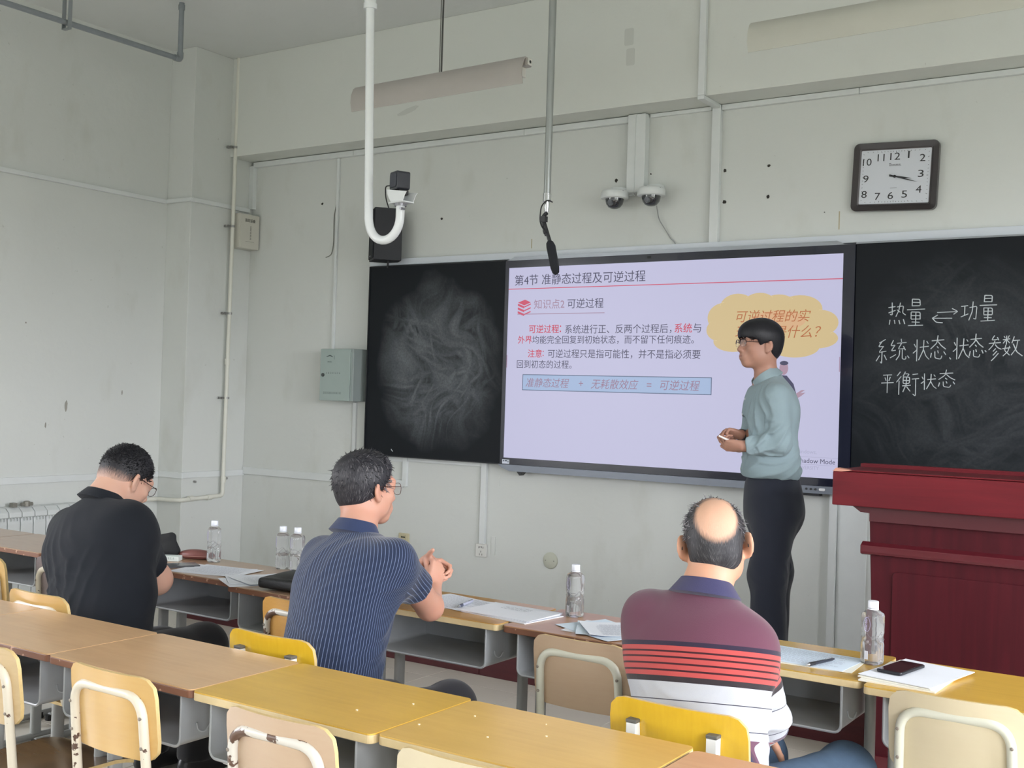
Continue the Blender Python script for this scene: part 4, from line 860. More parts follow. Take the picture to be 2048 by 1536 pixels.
# ------------------------------------------------------------------ signed-distance modelling for figures
def V(*a): return np.array(a, np.float32)
def nz(v): v = np.asarray(v, float); return v/np.linalg.norm(v)
class SDF:
    def __init__(s, lo, hi, h):
        s.lo = np.array(lo, np.float32); s.h = h
        s.n = np.ceil((np.array(hi)-np.array(lo))/h).astype(int)+1
        s.D = np.full(s.n, 1.0, np.float32)
    def _sub(s, lo, hi, pad):
        a = np.maximum(0, np.floor((np.array(lo)-pad-s.lo)/s.h).astype(int)); b = np.minimum(s.n, np.ceil((np.array(hi)+pad-s.lo)/s.h).astype(int)+1)
        if (b <= a).any(): return None, None
        sl_ = tuple(slice(i, j) for i, j in zip(a, b))
        ax = [s.lo[i]+s.h*np.arange(a[i], b[i], dtype=np.float32) for i in range(3)]
        P = np.stack(np.meshgrid(*ax, indexing='ij'), -1)
        return sl_, P
    def _comb(s, sl_, d, k, op):
        A = s.D[sl_]
        if op == '+':
            if k > 0: hh = np.maximum(k-np.abs(A-d), 0)/k; s.D[sl_] = np.minimum(A, d)-hh*hh*k*.25
            else: s.D[sl_] = np.minimum(A, d)
        else:
            d = -d
            if k > 0: hh = np.maximum(k-np.abs(A-d), 0)/k; s.D[sl_] = np.maximum(A, d)+hh*hh*k*.25
            else: s.D[sl_] = np.maximum(A, d)
    def ell(s, c, r, R=None, k=.02, op='+'):
        c = np.array(c, np.float32); r = np.array(r, np.float32); m = float(r.max())
        sl_, P = s._sub(c-m, c+m, k+2*s.h)
        if sl_ is None: return s
        q = P-c
        if R is not None: q = q@np.array(R, np.float32)       # columns of R are the local axes
        k0 = np.sqrt(((q/r)**2).sum(-1)); k1 = np.sqrt(((q/(r*r))**2).sum(-1))+1e-9
        s._comb(sl_, k0*(k0-1)/k1, k, op); return s
    def cone(s, a, b, ra, rb, k=.02, flat=None, op='+'):
        """tapering capsule; flat=(direction, factor>1) squeezes it along a direction"""
        a = np.array(a, np.float32); b = np.array(b, np.float32); m = max(ra, rb)
        sl_, P = s._sub(np.minimum(a, b)-m, np.maximum(a, b)+m, k+2*s.h)
        if sl_ is None: return s
        q = P-a; ab = b-a
        if flat is not None:
            nn = np.array(nz(flat[0]), np.float32); f = flat[1]-1
            q = q+(q@nn)[..., None]*nn*f; ab = ab+(ab@nn)*nn*f
        t = np.clip((q@ab)/max(float(ab@ab), 1e-9), 0, 1)
        d = np.sqrt(((q-t[..., None]*ab)**2).sum(-1))-(ra+(rb-ra)*t)
        if flat is not None: d = d/(1+(flat[1]-1)*.5)
        s._comb(sl_, d, k, op); return s
    def rbox(s, c, half, R, r, k=.0):
        c = np.array(c, np.float32); half = np.array(half, np.float32); m = float(np.linalg.norm(half))
        sl_, P = s._sub(c-m, c+m, k+2*s.h); q = np.abs((P-c)@np.array(R, np.float32))-(half-r)
        d = np.sqrt((np.maximum(q, 0)**2).sum(-1))+np.minimum(q.max(-1), 0)-r; s._comb(sl_, d, k, '+'); return s
    def chain(s, pts, rs, k=.02, flat=None):
        for i in range(len(pts)-1): s.cone(pts[i], pts[i+1], rs[i], rs[i+1], k, flat)
        return s
    def cut(s, c, n, lo=None, hi=None, k=0.0):
        """removes what lies on the side n points to, inside an optional box"""
        L = s.lo if lo is None else np.array(lo); H = s.lo+s.h*(s.n-1) if hi is None else np.array(hi)
        sl_, P = s._sub(L, H, 0)
        if sl_ is None: return s
        d = (P-np.array(c, np.float32))@np.array(nz(n), np.float32)
        A = s.D[sl_]
        if k > 0: hh = np.maximum(k-np.abs(A-d), 0)/k; s.D[sl_] = np.maximum(A, d)+hh*hh*k*.25
        else: s.D[sl_] = np.maximum(A, d)
        return s
    def folds(s, amp, fn):
        m = np.abs(s.D) < .03
        idx = np.argwhere(m); P = s.lo+idx*s.h
        s.D[m] += (amp*fn(P)).astype(np.float32); return s
    def mesh(s):
        D = s.D; S = D < 0
        c = S[:-1, :-1, :-1].astype(np.int8)
        for o in ((1,0,0),(0,1,0),(0,0,1),(1,1,0),(1,0,1),(0,1,1),(1,1,1)):
            c = c+S[o[0]:D.shape[0]-1+o[0], o[1]:D.shape[1]-1+o[1], o[2]:D.shape[2]-1+o[2]]
        act = (c > 0) & (c < 8); idx = np.argwhere(act); ids = np.full(act.shape, -1, np.int32); ids[act] = np.arange(len(idx))
        offs = np.array([(i, j, k) for i in (0, 1) for j in (0, 1) for k in (0, 1)])
        val = np.stack([D[idx[:, 0]+o[0], idx[:, 1]+o[1], idx[:, 2]+o[2]] for o in offs], 1)
        acc = np.zeros((len(idx), 3)); cnt = np.zeros(len(idx))
        for i in range(8):
            for j in range(i+1, 8):
                if np.abs(offs[i]-offs[j]).sum() != 1: continue
                a, b = val[:, i], val[:, j]; m = (a < 0) != (b < 0)
                t = np.where(m, a/np.where(np.abs(a-b) < 1e-12, 1, a-b), 0)
                acc[m] += (offs[i]+(offs[j]-offs[i])*t[:, None])[m]; cnt[m] += 1
        V_ = (idx+acc/cnt[:, None])*s.h+s.lo
        F = []
        for ax in range(3):
            u, v = (ax+1) % 3, (ax+2) % 3
            a = [slice(None)]*3; b = [slice(None)]*3; a[ax] = slice(0, -1); b[ax] = slice(1, None)
            e = np.argwhere(S[tuple(a)] != S[tuple(b)]); sg = S[tuple(a)][e[:, 0], e[:, 1], e[:, 2]]
            ok = (e[:, u] > 0) & (e[:, v] > 0) & (e[:, u] < act.shape[u]) & (e[:, v] < act.shape[v]); e, sg = e[ok], sg[ok]
            q = []
            for du, dv in ((-1,-1),(0,-1),(0,0),(-1,0)):
                z = e.copy(); z[:, u] += du; z[:, v] += dv; q.append(ids[z[:, 0], z[:, 1], z[:, 2]])
            q = np.stack(q, 1); q[~sg] = q[~sg][:, ::-1]; F.append(q)
        F = np.concatenate(F); F = F[(F >= 0).all(1)]
        return V_, F
def npmesh(name, V_, F, m, parent, attrs=None, smooth=True, relax=1):
    if relax:                      # light surface relaxation
        for _ in range(relax):
            acc = np.zeros_like(V_); cnt = np.zeros(len(V_))
            for i in range(4):
                a, b = F[:, i], F[:, (i+1) % 4]
                np.add.at(acc, a, V_[b]); np.add.at(acc, b, V_[a]); np.add.at(cnt, a, 1); np.add.at(cnt, b, 1)
            V_ = V_*.4+(acc/np.maximum(cnt, 1)[:, None])*.6
    me = bpy.data.meshes.new(name); n, k = len(V_), len(F)
    me.vertices.add(n); me.vertices.foreach_set('co', V_.astype(np.float32).ravel())
    me.loops.add(k*4); me.loops.foreach_set('vertex_index', F.astype(np.int32).ravel())
    me.polygons.add(k); me.polygons.foreach_set('loop_start', np.arange(k, dtype=np.int32)*4); me.polygons.foreach_set('loop_total', np.full(k, 4, np.int32))
    me.update(calc_edges=True); me.polygons.foreach_set('use_smooth', [smooth]*k)
    me.materials.append(m)
    if attrs:
        for kx, fn in attrs.items():
            A = me.attributes.new(kx, 'FLOAT', 'POINT'); A.data.foreach_set('value', fn(V_).astype(np.float32))
    o = bpy.data.objects.new(name, me); COL.objects.link(o); o.parent = parent
    if parent: o.location = tuple(-x for x in parent.location)
    return o
def wob(P, f=1.0, seed=0):
    """smooth pseudo noise"""
    a = np.sin(P[:, 0]*f*17+seed+1.7*np.sin(P[:, 2]*f*11+seed*2))+np.sin(P[:, 1]*f*19+seed*3+1.3*np.sin(P[:, 0]*f*13))+np.sin(P[:, 2]*f*15+seed*5+1.9*np.sin(P[:, 1]*f*12+seed))
    return a/3
def frame(yaw, pitch=0, roll=0):
    """local axes as columns: x right, y forward, z up; yaw turns +y towards +x"""
    cy, sy = math.cos(yaw), math.sin(yaw)
    r = np.array([cy, -sy, 0]); f0 = np.array([sy, cy, 0]); u0 = np.array([0, 0, 1.])
    f = f0*math.cos(pitch)+u0*math.sin(pitch); u = -f0*math.sin(pitch)+u0*math.cos(pitch)
    r2 = r*math.cos(roll)+u*math.sin(roll); u2 = u*math.cos(roll)-r*math.sin(roll)
    return np.stack([r2, f, u2], 1)

def skinmat(name, col, red=.25):
    m, nt, b = nmat(name); N = nt.nodes.new; Lk = nt.links.new
    tc = N('ShaderNodeTexCoord'); n = N('ShaderNodeTexNoise'); n.inputs['Scale'].default_value = 14; n.inputs['Detail'].default_value = 5; Lk(tc.outputs['Object'], n.inputs['Vector'])
    x = N('ShaderNodeMix'); x.data_type = 'RGBA'; c = srgb(*col); x.inputs[6].default_value = c; x.inputs[7].default_value = (c[0]*1.0, c[1]*.74, c[2]*.68, 1)
    r = N('ShaderNodeMapRange'); r.inputs[1].default_value = .35; r.inputs[2].default_value = .75; r.inputs[3].default_value = 0; r.inputs[4].default_value = red; Lk(n.outputs['Fac'], r.inputs[0]); Lk(r.outputs[0], x.inputs[0])
    Lk(x.outputs[2], b.inputs['Base Color']); b.inputs['Roughness'].default_value = .5; b.inputs['Specular IOR Level'].default_value = .4
    b.inputs['Subsurface Weight'].default_value = .12; b.inputs['Subsurface Radius'].default_value = (.01, .004, .002); b.inputs['Subsurface Scale'].default_value = .5
    MATS[name] = m; return m
def hairmat(name, skin, hair, grey=0.0):
    """scalp shell: attribute 'dens' blends skin and hair, with fine strands along the local fall line"""
    m, nt, b = nmat(name); N = nt.nodes.new; Lk = nt.links.new
    at = N('ShaderNodeAttribute'); at.attribute_name = 'dens'; a2 = N('ShaderNodeAttribute'); a2.attribute_name = 'ang'; a3 = N('ShaderNodeAttribute'); a3.attribute_name = 'lat'
    cb = N('ShaderNodeCombineXYZ'); Lk(a2.outputs['Fac'], cb.inputs[0]); Lk(a3.outputs['Fac'], cb.inputs[1])
    mp = N('ShaderNodeMapping'); mp.inputs['Scale'].default_value = (26, 3.5, 1); Lk(cb.outputs[0], mp.inputs[0])
    n = N('ShaderNodeTexNoise'); n.inputs['Scale'].default_value = 1.6; n.inputs['Detail'].default_value = 6; Lk(mp.outputs[0], n.inputs['Vector'])
    s1 = N('ShaderNodeMath'); s1.operation = 'SUBTRACT'; Lk(n.outputs['Fac'], s1.inputs[0]); s1.inputs[1].default_value = .5
    s2 = N('ShaderNodeMath'); s2.operation = 'MULTIPLY_ADD'; Lk(s1.outputs[0], s2.inputs[0]); s2.inputs[1].default_value = .9; Lk(at.outputs['Fac'], s2.inputs[2])
    r = N('ShaderNodeMapRange'); r.inputs[1].default_value = .25; r.inputs[2].default_value = .75; Lk(s2.outputs[0], r.inputs[0])
    g = N('ShaderNodeMapRange'); g.inputs[1].default_value = .55; g.inputs[2].default_value = .7; g.inputs[3].default_value = 0; g.inputs[4].default_value = grey; Lk(n.outputs['Fac'], g.inputs[0])
    h = N('ShaderNodeMix'); h.data_type = 'RGBA'; h.inputs[6].default_value = srgb(*hair); h.inputs[7].default_value = srgb(150, 146, 148); Lk(g.outputs[0], h.inputs[0])
    x = N('ShaderNodeMix'); x.data_type = 'RGBA'; x.inputs[6].default_value = srgb(*skin); Lk(h.outputs[2], x.inputs[7]); Lk(r.outputs[0], x.inputs[0])
    Lk(x.outputs[2], b.inputs['Base Color']); b.inputs['Roughness'].default_value = .48; b.inputs['Specular IOR Level'].default_value = .4
    bp = N('ShaderNodeBump'); bp.inputs['Strength'].default_value = .5; bp.inputs['Distance'].default_value = .003; Lk(n.outputs['Fac'], bp.inputs['Height']); Lk(bp.outputs[0], b.inputs['Normal'])
    MATS[name] = m; return m

def head(S, C, Rh, s=1.0, ears=1.0):
    """adds a head with a face to field S; C centre between the ears, Rh local frame"""
    Rh = np.array(Rh); C = np.array(C)
    W = lambda x, y, z: C+Rh@(np.array([x, y, z])*s)
    e = lambda c, r, k=.02, op='+', R=Rh: S.ell(W(*c), np.array(r)*s, R, k*s, op)
    e((0, -.014, .038), (.076, .096, .084), .03)
    e((0, -.05, -.01), (.062, .05, .06), .03)
    e((0, .028, -.035), (.062, .062, .072), .04)
    e((0, .062, -.092), (.030, .026, .022), .030)
    for q in (-1, 1):
        e((q*.045, .008, -.058), (.020, .036, .030), .035)
        e((q*.040, .062, -.020), (.022, .018, .018), .025)
        e((q*.031, .098, .006), (.017, .012, .009), .014, '-')
        e((q*.031, .080, .005), (.0135, .0125, .0105), .004)
        e((q*.011, .101, -.030), (.009, .009, .007), .008)
    e((0, .082, .030), (.050, .014, .012), .03)
    S.cone(W(0, .088, .012), W(0, .107, -.026), .007*s, .0115*s, .014*s)
    e((0, .086, -.060), (.026, .014, .020), .02)
    e((0, .0935, -.0600), (.019, .007, .005), .010); e((0, .0905, -.0730), (.017, .008, .006), .010)
    e((0, .103, -.0655), (.018, .007, .0018), .003, '-')
    if ears:
        for q in (-1, 1):
            Re = Rh@frame(math.radians(-28*q*ears), 0, math.radians(0)); x_ = .083+.006*(ears-1)*5
            e((q*x_, -.012, -.004), (.009, .020*ears, .032*ears), .006, '+', Re)
            e((q*.080, -.006, -.030), (.008, .010, .012), .008)
            e((q*(x_+.007), -.004, -.001), (.006, .011*ears, .018*ears), .004, '-', Re)
    return W
def face_parts(root, W, Rh, s, browcol=(40, 36, 38), skin=None):
    for q in (-1, 1):
        f = SDF(W(q*.031, .092, .006)-.03, W(q*.031, .092, .006)+.03, .0012)
        f.ell(W(q*.031, .0845, .005), np.array((.0125, .0098, .0052))*s, Rh, 0); v, F = f.mesh()
        o = npmesh('eye', v, F, mat('eye_white', (190, 180, 176), .2), root, relax=1)
        f = SDF(W(q*.031, .092, .006)-.03, W(q*.031, .092, .006)+.03, .0010)
        f.ell(W(q*.030, .090, .0052), np.array((.0052, .0050, .0050))*s, Rh, 0); v, F = f.mesh()
        i = npmesh('iris', v, F, mat('dark_iris', (34, 26, 24), .15), root, relax=1); i.parent = o; i.location = (0, 0, 0)
        m = MB(); P = [W(q*a, b, c) for a, b, c in ((.012, .1005, .022), (.022, .1000, .0265), (.034, .095, .0285), (.047, .083, .0245))]
        m.tube(P, [.0022*s, .0036*s, .0036*s, .0016*s], 6, flat=.6); o2 = m.build('eyebrow', mat('eyebrow_hair', browcol, .8), root, smooth=True); o2.location = tuple(-x for x in root.location)
    f = SDF(W(0, .1, -.066)-.035, W(0, .1, -.066)+.035, .0012)
    f.ell(W(0, .0955, -.0600), np.array((.0215, .0078, .0042))*s, Rh, 0); f.ell(W(0, .0925, -.0735), np.array((.0190, .0086, .0050))*s, Rh, 0)
    f.ell(W(0, .106, -.0665), np.array((.0175, .014, .0040))*s, Rh, 0, '-'); v, F = f.mesh()
    npmesh('lips', v, F, mat('lip_skin', (140, 84, 80), .4), root, relax=1)
    f = SDF(W(0, .09, -.066)-.03, W(0, .09, -.066)+.03, .0012); f.ell(W(0, .0885, -.0665), np.array((.0165, .0075, .0042))*s, Rh, 0); v, F = f.mesh(); npmesh('mouth_opening', v, F, mat('mouth_dark', (70, 34, 34), .6), root, relax=1)
def hair_shell(root, W, C, Rh, s, m, dens, grow=.008, thick=None, h=.004, name='hair', crown=None, keep=None):
    C = np.array(C)
    f = SDF(C-.17*s, C+.17*s, h)
    g = grow
    f.ell(W(0, -.014, .038), (np.array((.076, .096, .084))+g)*s, Rh, .03)
    f.ell(W(0, -.052, -.012), (np.array((.062, .05, .058))+g*.8)*s, Rh, .03)
    if thick: thick(f, W)
    Pl = lambda P: (P-C)@Rh/s
    # remove the face and everything below the hairline
    m_ = np.argwhere(np.abs(f.D) < .4); P = f.lo+m_*f.h; L = Pl(P)
    cutd = (keep(L)*s if keep else np.maximum(L[:, 1]-.075+np.maximum(0, .06-L[:, 2])*.9, -L[:, 2]-.055+np.maximum(L[:, 1]+.02, 0)*.8)).astype(np.float32)
    f.D[m_[:, 0], m_[:, 1], m_[:, 2]] = np.maximum(f.D[m_[:, 0], m_[:, 1], m_[:, 2]], cutd)
    v, F = f.mesh(); cr = np.array(crown if crown is not None else (.01, -.05, .11))
    def ang(P): L = Pl(P)-cr; return np.arctan2(L[:, 0], -L[:, 1])
    def lat(P): L = Pl(P)-cr; return np.sqrt((L**2).sum(1))*10
    return npmesh(name, v, F, m, root, dict(dens=lambda P: dens(Pl(P)), ang=ang, lat=lat), relax=1)
def tufts(root, W, Rh, s, m, n, region, length, base=(.082, .102, .090), lift=.35, rnd=None, name='hair_strands', r=.0011, cen=(0, -.014, .038), flow=None):
    rnd = rnd or random.Random(1); mb = MB(); cen = np.array(cen); cnt = 0
    while cnt < n:
        d = nz([rnd.gauss(0, 1), rnd.gauss(0, 1), rnd.gauss(0, 1)])
        p = cen+d*np.array(base)*.985
        if not region(p, rnd): continue
        cnt += 1
        nn = nz(d/np.array(base)); fl = flow(p) if flow else np.array([0, 1., 0]); t = nz(fl-nn*(fl@nn)+np.array([rnd.gauss(0, .3), rnd.gauss(0, .3), rnd.gauss(0, .3)]))
        L = length*rnd.uniform(.6, 1.25); q = [p, p+t*L*.45+nn*L*lift, p+t*L*.9+nn*L*lift*(.9+rnd.gauss(0, .35))]
        mb.tube([W(*a) for a in q], [r*s*2, r*s*1.6, r*s*.25], 3, cap=False)
    o = mb.build(name, m, root); o.location = tuple(-x for x in root.location); return o
def glasses(root, W, s, col=(40, 34, 34), rim='half', temple_drop=0.0, r=.0011, label=None, lensr=(.0255, .0175), sq=2.7):
    g = MB()
    def rimpts(q, t0, t1, n=22):
        out = []
        for i in range(n+1):
            t = math.radians(t0+(t1-t0)*i/n); c, sn = math.cos(t), math.sin(t); k = (abs(c)**sq+abs(sn)**sq)**(-1/sq)
            x = q*.034+lensr[0]*k*c; out.append(W(x, .1085-.35*max(abs(x)-.02, 0)**1.0*.55, .004+lensr[1]*k*sn))
        return out
    gm = mat('frame_metal_%d_%d' % (col[0], col[1]), col, .3, metal=.5)
    for q in (-1, 1):
        if rim == 'half': g.tube(rimpts(q, -8, 188), r*1.7*s, 6); g.tube(rimpts(q, 188, 352), r*.35*s, 5)
        else: g.tube(rimpts(q, 0, 360, 28), r*s, 6, cap=False)
    g.tube([W(-.011, .1085, .008), W(0, .1105, .011), W(.011, .1085, .008)], r*s, 6)
    o = g.build('glasses', gm, root, smooth=True); o.location = tuple(-x for x in root.location)
    for q in (-1, 1):
        m = MB(); m.tube([W(q*.0575, .1015, .012), W(q*.068, .092, .012), W(q*.083, .02, .012), W(q*.088, -.014, .010-temple_drop), W(q*.088, -.030, -.012-temple_drop)], [r*1.4*s]*4+[r*1.8*s], 6)
        b = m.build('temple', gm, root, smooth=True); b.parent = o
        m = MB(); pts = rimpts(q, 0, 342, 18); c = sum(pts)/len(pts); m.v = [tuple(c)]+[tuple(p) for p in pts]; m.f = [(0, i+1, (i+1) % len(pts)+1) for i in range(len(pts))]; m.mi = [0]*len(m.f)
        b = m.build('lens', LENS, root); b.parent = o
    return o
LENS, _nt, _b = nmat('clear_lens'); _b.inputs['Base Color'].default_value = (.9, .93, .95, 1); _b.inputs['Roughness'].default_value = .02; _b.inputs['Alpha'].default_value = .14; _b.inputs['Specular IOR Level'].default_value = .8

def hand_(S, wrist, d, n, side, bends=(20, 40, 30), spread=.0, s=1.0, thumb=(.55, .5), fl=None, thumb_bend=15):
    """wrist point, d direction of the palm, n direction the palm faces, side=+1/-1 puts the thumb on +/- cross(d, n)"""
    wrist = np.array(wrist, float); d = nz(d); n = np.array(n, float); n = nz(n-d*(n@d)); a = np.cross(d, n)*side
    S.ell(wrist+d*.048*s, np.array((.039, .052, .0155))*s, np.stack([a, d, n], 1), .014)
    S.cone(wrist, wrist+d*.03*s, .024*s, .022*s, .02, flat=(n, 1.5))
    tips = []
    for i in range(4):
        off_ = (.030, .0105, -.0095, -.029)[i]*s; Ls = [(.042, .026, .021), (.046, .029, .022), (.043, .027, .021), (.033, .021, .019)][i]
        p = wrist+d*(.088, .093, .089, .080)[i]*s+a*off_; b = bends if not fl else fl[i]; dd = nz(d+a*(1.5-i)*spread); t = 0
        rr = (.0090, .0092, .0088, .0078)[i]*s
        S.cone(wrist+d*.055*s+a*off_*.9, p, .0105*s, rr*1.05, .006)
        for j in range(3):
            t += b[j]; v = dd*math.cos(R_(t))+n*math.sin(R_(t)); q = p+v*Ls[j]*s
            S.cone(p, q, rr, rr*.9, .003); p = q; rr *= .91
        tips.append(p)
    p = wrist+d*.022*s+a*.026*s+n*.004; v = nz(a*thumb[0]+d*(1-thumb[0])+n*thumb[1])
    rr = .0125*s
    S.cone(wrist+d*.02*s+a*.012*s, p, .016*s, .0135*s, .012)
    for j, L in enumerate((.034, .030, .025)):
        q = p+v*L*s; S.cone(p, q, rr, rr*.88, .005); p = q; rr *= .88; v = nz(v+d*math.tan(R_(thumb_bend))*.6+n*.12)
    return tips
def gap(m_, x, y): return m_

# ------------------------------------------------------------------ clothes materials
def fabric(name, col, rough=.85, var=.06, bs=700, bump=.25, sheen=.2):
    m = mat(name, col, rough, var=var, scale=5, bump=bump, bscale=bs, spec=.25)
    m.node_tree.nodes['Principled BSDF'].inputs['Sheen Weight'].default_value = sheen; return m
def attr_node(N, name):
    a = N('ShaderNodeAttribute'); a.attribute_name = name; return a.outputs['Fac']
def pinstripe(name, base, line, pitch):
    m, nt, b = nmat(name); N = nt.nodes.new; Lk = nt.links.new
    def mt(op, a, c=None):
        q = N('ShaderNodeMath'); q.operation = op
        for i, v in enumerate((a, c)):
            if v is None: continue
            if isinstance(v, (int, float)): q.inputs[i].default_value = v
            else: Lk(v, q.inputs[i])
        return q.outputs[0]
    u = attr_node(N, 'u'); v = attr_node(N, 'v')
    fr = mt('FRACT', mt('DIVIDE', u, pitch)); d = mt('ABSOLUTE', mt('SUBTRACT', fr, .5))
    r = N('ShaderNodeMapRange'); r.inputs[1].default_value = .10; r.inputs[2].default_value = .045; Lk(d, r.inputs[0])
    dash = mt('MULTIPLY_ADD', mt('SINE', mt('MULTIPLY', v, 1500)), .25); nt.nodes[-1].inputs[2].default_value = .75
    x = N('ShaderNodeMix'); x.data_type = 'RGBA'; x.inputs[6].default_value = srgb(*base); x.inputs[7].default_value = srgb(*line); Lk(mt('MULTIPLY', r.outputs[0], dash), x.inputs[0])
    Lk(x.outputs[2], b.inputs['Base Color']); b.inputs['Roughness'].default_value = .8; b.inputs['Specular IOR Level'].default_value = .25; b.inputs['Sheen Weight'].default_value = .2
    MATS[name] = m; return m
def banded(name, bands, span, patch=None):
    """bands: (start in metres down from the collar, colour)"""
    m, nt, b = nmat(name); N = nt.nodes.new; Lk = nt.links.new
    r = N('ShaderNodeValToRGB'); r.color_ramp.interpolation = 'CONSTANT'; e = r.color_ramp.elements
    mr_ = N('ShaderNodeMapRange'); mr_.inputs[2].default_value = span; Lk(attr_node(N, 'v'), mr_.inputs[0]); Lk(mr_.outputs[0], r.inputs[0])
    while len(e) > 1: e.remove(e[-1])
    e[0].position = 0; e[0].color = srgb(*bands[0][1])
    for p, c in bands[1:]: q = e.new(min(p/span, 1)); q.color = srgb(*c)
    out = r.outputs[0]
    if patch:
        v0, c1, c2 = patch
        tc = N('ShaderNodeTexCoord'); n = N('ShaderNodeTexNoise'); n.inputs['Scale'].default_value = 9; n.inputs['Detail'].default_value = 0; n.inputs['Distortion'].default_value = .6; Lk(tc.outputs['Object'], n.inputs['Vector'])
        cr = N('ShaderNodeValToRGB'); cr.color_ramp.interpolation = 'CONSTANT'; ce = cr.color_ramp.elements; ce[0].color = srgb(170, 173, 182); ce[1].position = .50; ce[1].color = srgb(*c1); q = ce.new(.56); q.color = srgb(*c2); q = ce.new(.62); q.color = srgb(60, 60, 82)
        Lk(n.outputs['Fac'], cr.inputs[0])
        gt = N('ShaderNodeMath'); gt.operation = 'GREATER_THAN'; gt.inputs[1].default_value = v0; Lk(attr_node(N, 'v'), gt.inputs[0])
        x = N('ShaderNodeMix'); x.data_type = 'RGBA'; Lk(gt.outputs[0], x.inputs[0]); Lk(out, x.inputs[6]); Lk(cr.outputs[0], x.inputs[7]); out = x.outputs[2]
    Lk(out, b.inputs['Base Color']); b.inputs['Roughness'].default_value = .85; b.inputs['Specular IOR Level'].default_value = .2; b.inputs['Sheen Weight'].default_value = .25
    n2 = N('ShaderNodeTexNoise'); n2.inputs['Scale'].default_value = 500; tc2 = N('ShaderNodeTexCoord'); Lk(tc2.outputs['Object'], n2.inputs['Vector'])
    bp = N('ShaderNodeBump'); bp.inputs['Strength'].default_value = .2; bp.inputs['Distance'].default_value = .002; Lk(n2.outputs['Fac'], bp.inputs['Height']); Lk(bp.outputs[0], b.inputs['Normal'])
    MATS[name] = m; return m

def uvfun(N0, up, lat, R0, sleeves):
    """attributes: v metres below the collar, u metres around; sleeves use the arm axis"""
    N0 = np.array(N0); up = nz(up); lat = np.array(lat); lat = nz(lat-up*(lat@up)); fw = np.cross(up, lat)
    def grp(P):
        best = np.zeros(len(P), int); t = (P-N0)@up; c = P-N0-t[:, None]*up
        dt = np.sqrt(((c@lat)/1.5)**2+(c@fw)**2)-R0*.75; bd = dt.copy()
        for i, (a, b, r) in enumerate(sleeves):
            a = np.array(a); b = np.array(b); ab = b-a; tt = np.clip(((P-a)@ab)/(ab@ab), -.05, 1.1); d = np.sqrt(((P-a-tt[:, None]*ab)**2).sum(1))-r
            m = (d < bd) & (((P-a)@ab)/(ab@ab) > .16); best[m] = i+1; bd[m] = d[m]
        return best
    def u(P):
        c = P-N0; q0 = c-np.outer(c@up, up); out = np.arctan2((q0@lat)/1.5, -(q0@fw)+.03)*R0*1.5
        g = grp(P)
        for i, (a, b, r) in enumerate(sleeves):
            a = np.array(a); ax = nz(np.array(b)-a); e1 = nz(np.cross(ax, [.3, .2, 1])); e2 = np.cross(ax, e1); q = P-a; uu = np.arctan2(q@e1, q@e2)*r
            out = np.where(g == i+1, uu, out)
        return out
    def v(P):
        out = -((P-N0)@up); g = grp(P)
        for i, (a, b, r) in enumerate(sleeves):
            a = np.array(a); ax = nz(np.array(b)-a); out = np.where(g == i+1, (P-a)@ax+.135, out)
        return out
    return dict(u=u, v=v)

def shirt_field(hip, neck, shL, shR, lat, fwd, wd, dp, h=.005, belly=0.0, pad=.12, hipw=1.0, lo=None, hi=None, shr=.058):
    hip, neck, shL, shR = map(np.array, (hip, neck, shL, shR)); A = np.stack([hip, neck, shL, shR])
    S = SDF(A.min(0)-.34 if lo is None else lo, A.max(0)+.34 if hi is None else hi, h)
    up = nz(neck-hip); lat = nz(lat-up*(np.array(lat)@up)); fw = np.cross(up, lat); Rm = np.stack([lat, fw, up], 1); L = np.linalg.norm(neck-hip)
    S.ell(hip+up*.02, (wd*.98*hipw, dp*1.06, .15), Rm, .06)
    S.ell(hip+up*L*.32+fw*belly, (wd*.96, dp*1.05, .17), Rm, .08)
    S.ell(hip+up*L*.62, (wd*1.0, dp*1.0, .17), Rm, .08)
    mid = (shL+shR)/2
    S.cone(shL, shR, shr, shr, .09)
    S.ell(mid-up*.07-fw*.01, (wd*1.02, dp*.92, .12), Rm, .07)
    S.cone(mid+fw*-.0, neck+up*.01, .078, .056, .06)
    return S, Rm, up
def collar(root, c, ax, fwd, r, hgt, m, s=1.0, open_=35, name='collar', flare=.012, tip=.022):
    """turned-down collar band around a neck axis, open at the front"""
    c = np.array(c); ax = nz(ax); fwd = np.array(fwd); fwd = nz(fwd-ax*(fwd@ax)); rt = np.cross(fwd, ax); mb = MB(); n = 30
    rings = [(r*1.10, -.012), (r*1.00, hgt*.55), (r*.97, hgt), (r*1.05, hgt*1.01), (r*1.16+flare*.3, hgt*.55), (r*1.26+flare, -.004), (r*1.18+flare*.6, -.010)]
    vs = []; f = []
    for j, (rr, z) in enumerate(rings):
        for i in range(n+1):
            t = math.radians(180+open_+(360-2*open_)*i/n-180); t = math.radians(open_+(360-2*open_)*i/n)
            fr = math.cos(t); k = 1+.06*abs(fr)
            zz = z*(1-.0*fr)+(-.020*max(fr, 0)**2-.004*fr)
            if j in (4, 5, 6): zz -= tip*max(0, fr-.35)**1.2
            vs.append(c+(fwd*math.cos(t)*k+rt*math.sin(t))*rr+ax*zz)
    for j in range(len(rings)):
        for i in range(n):
            a = j*(n+1)+i; b = ((j+1) % len(rings))*(n+1)+i; f.append((a, a+1, b+1, b))
    f += [tuple(j*(n+1) for j in range(len(rings))), tuple(j*(n+1)+n for j in range(len(rings)))[::-1]]
    mb.add(vs, f); o = mb.build(name, m, root, smooth=True); o.location = tuple(-x for x in root.location); return o
def person(label, loc):
    return thing('person', label, 'person', loc)
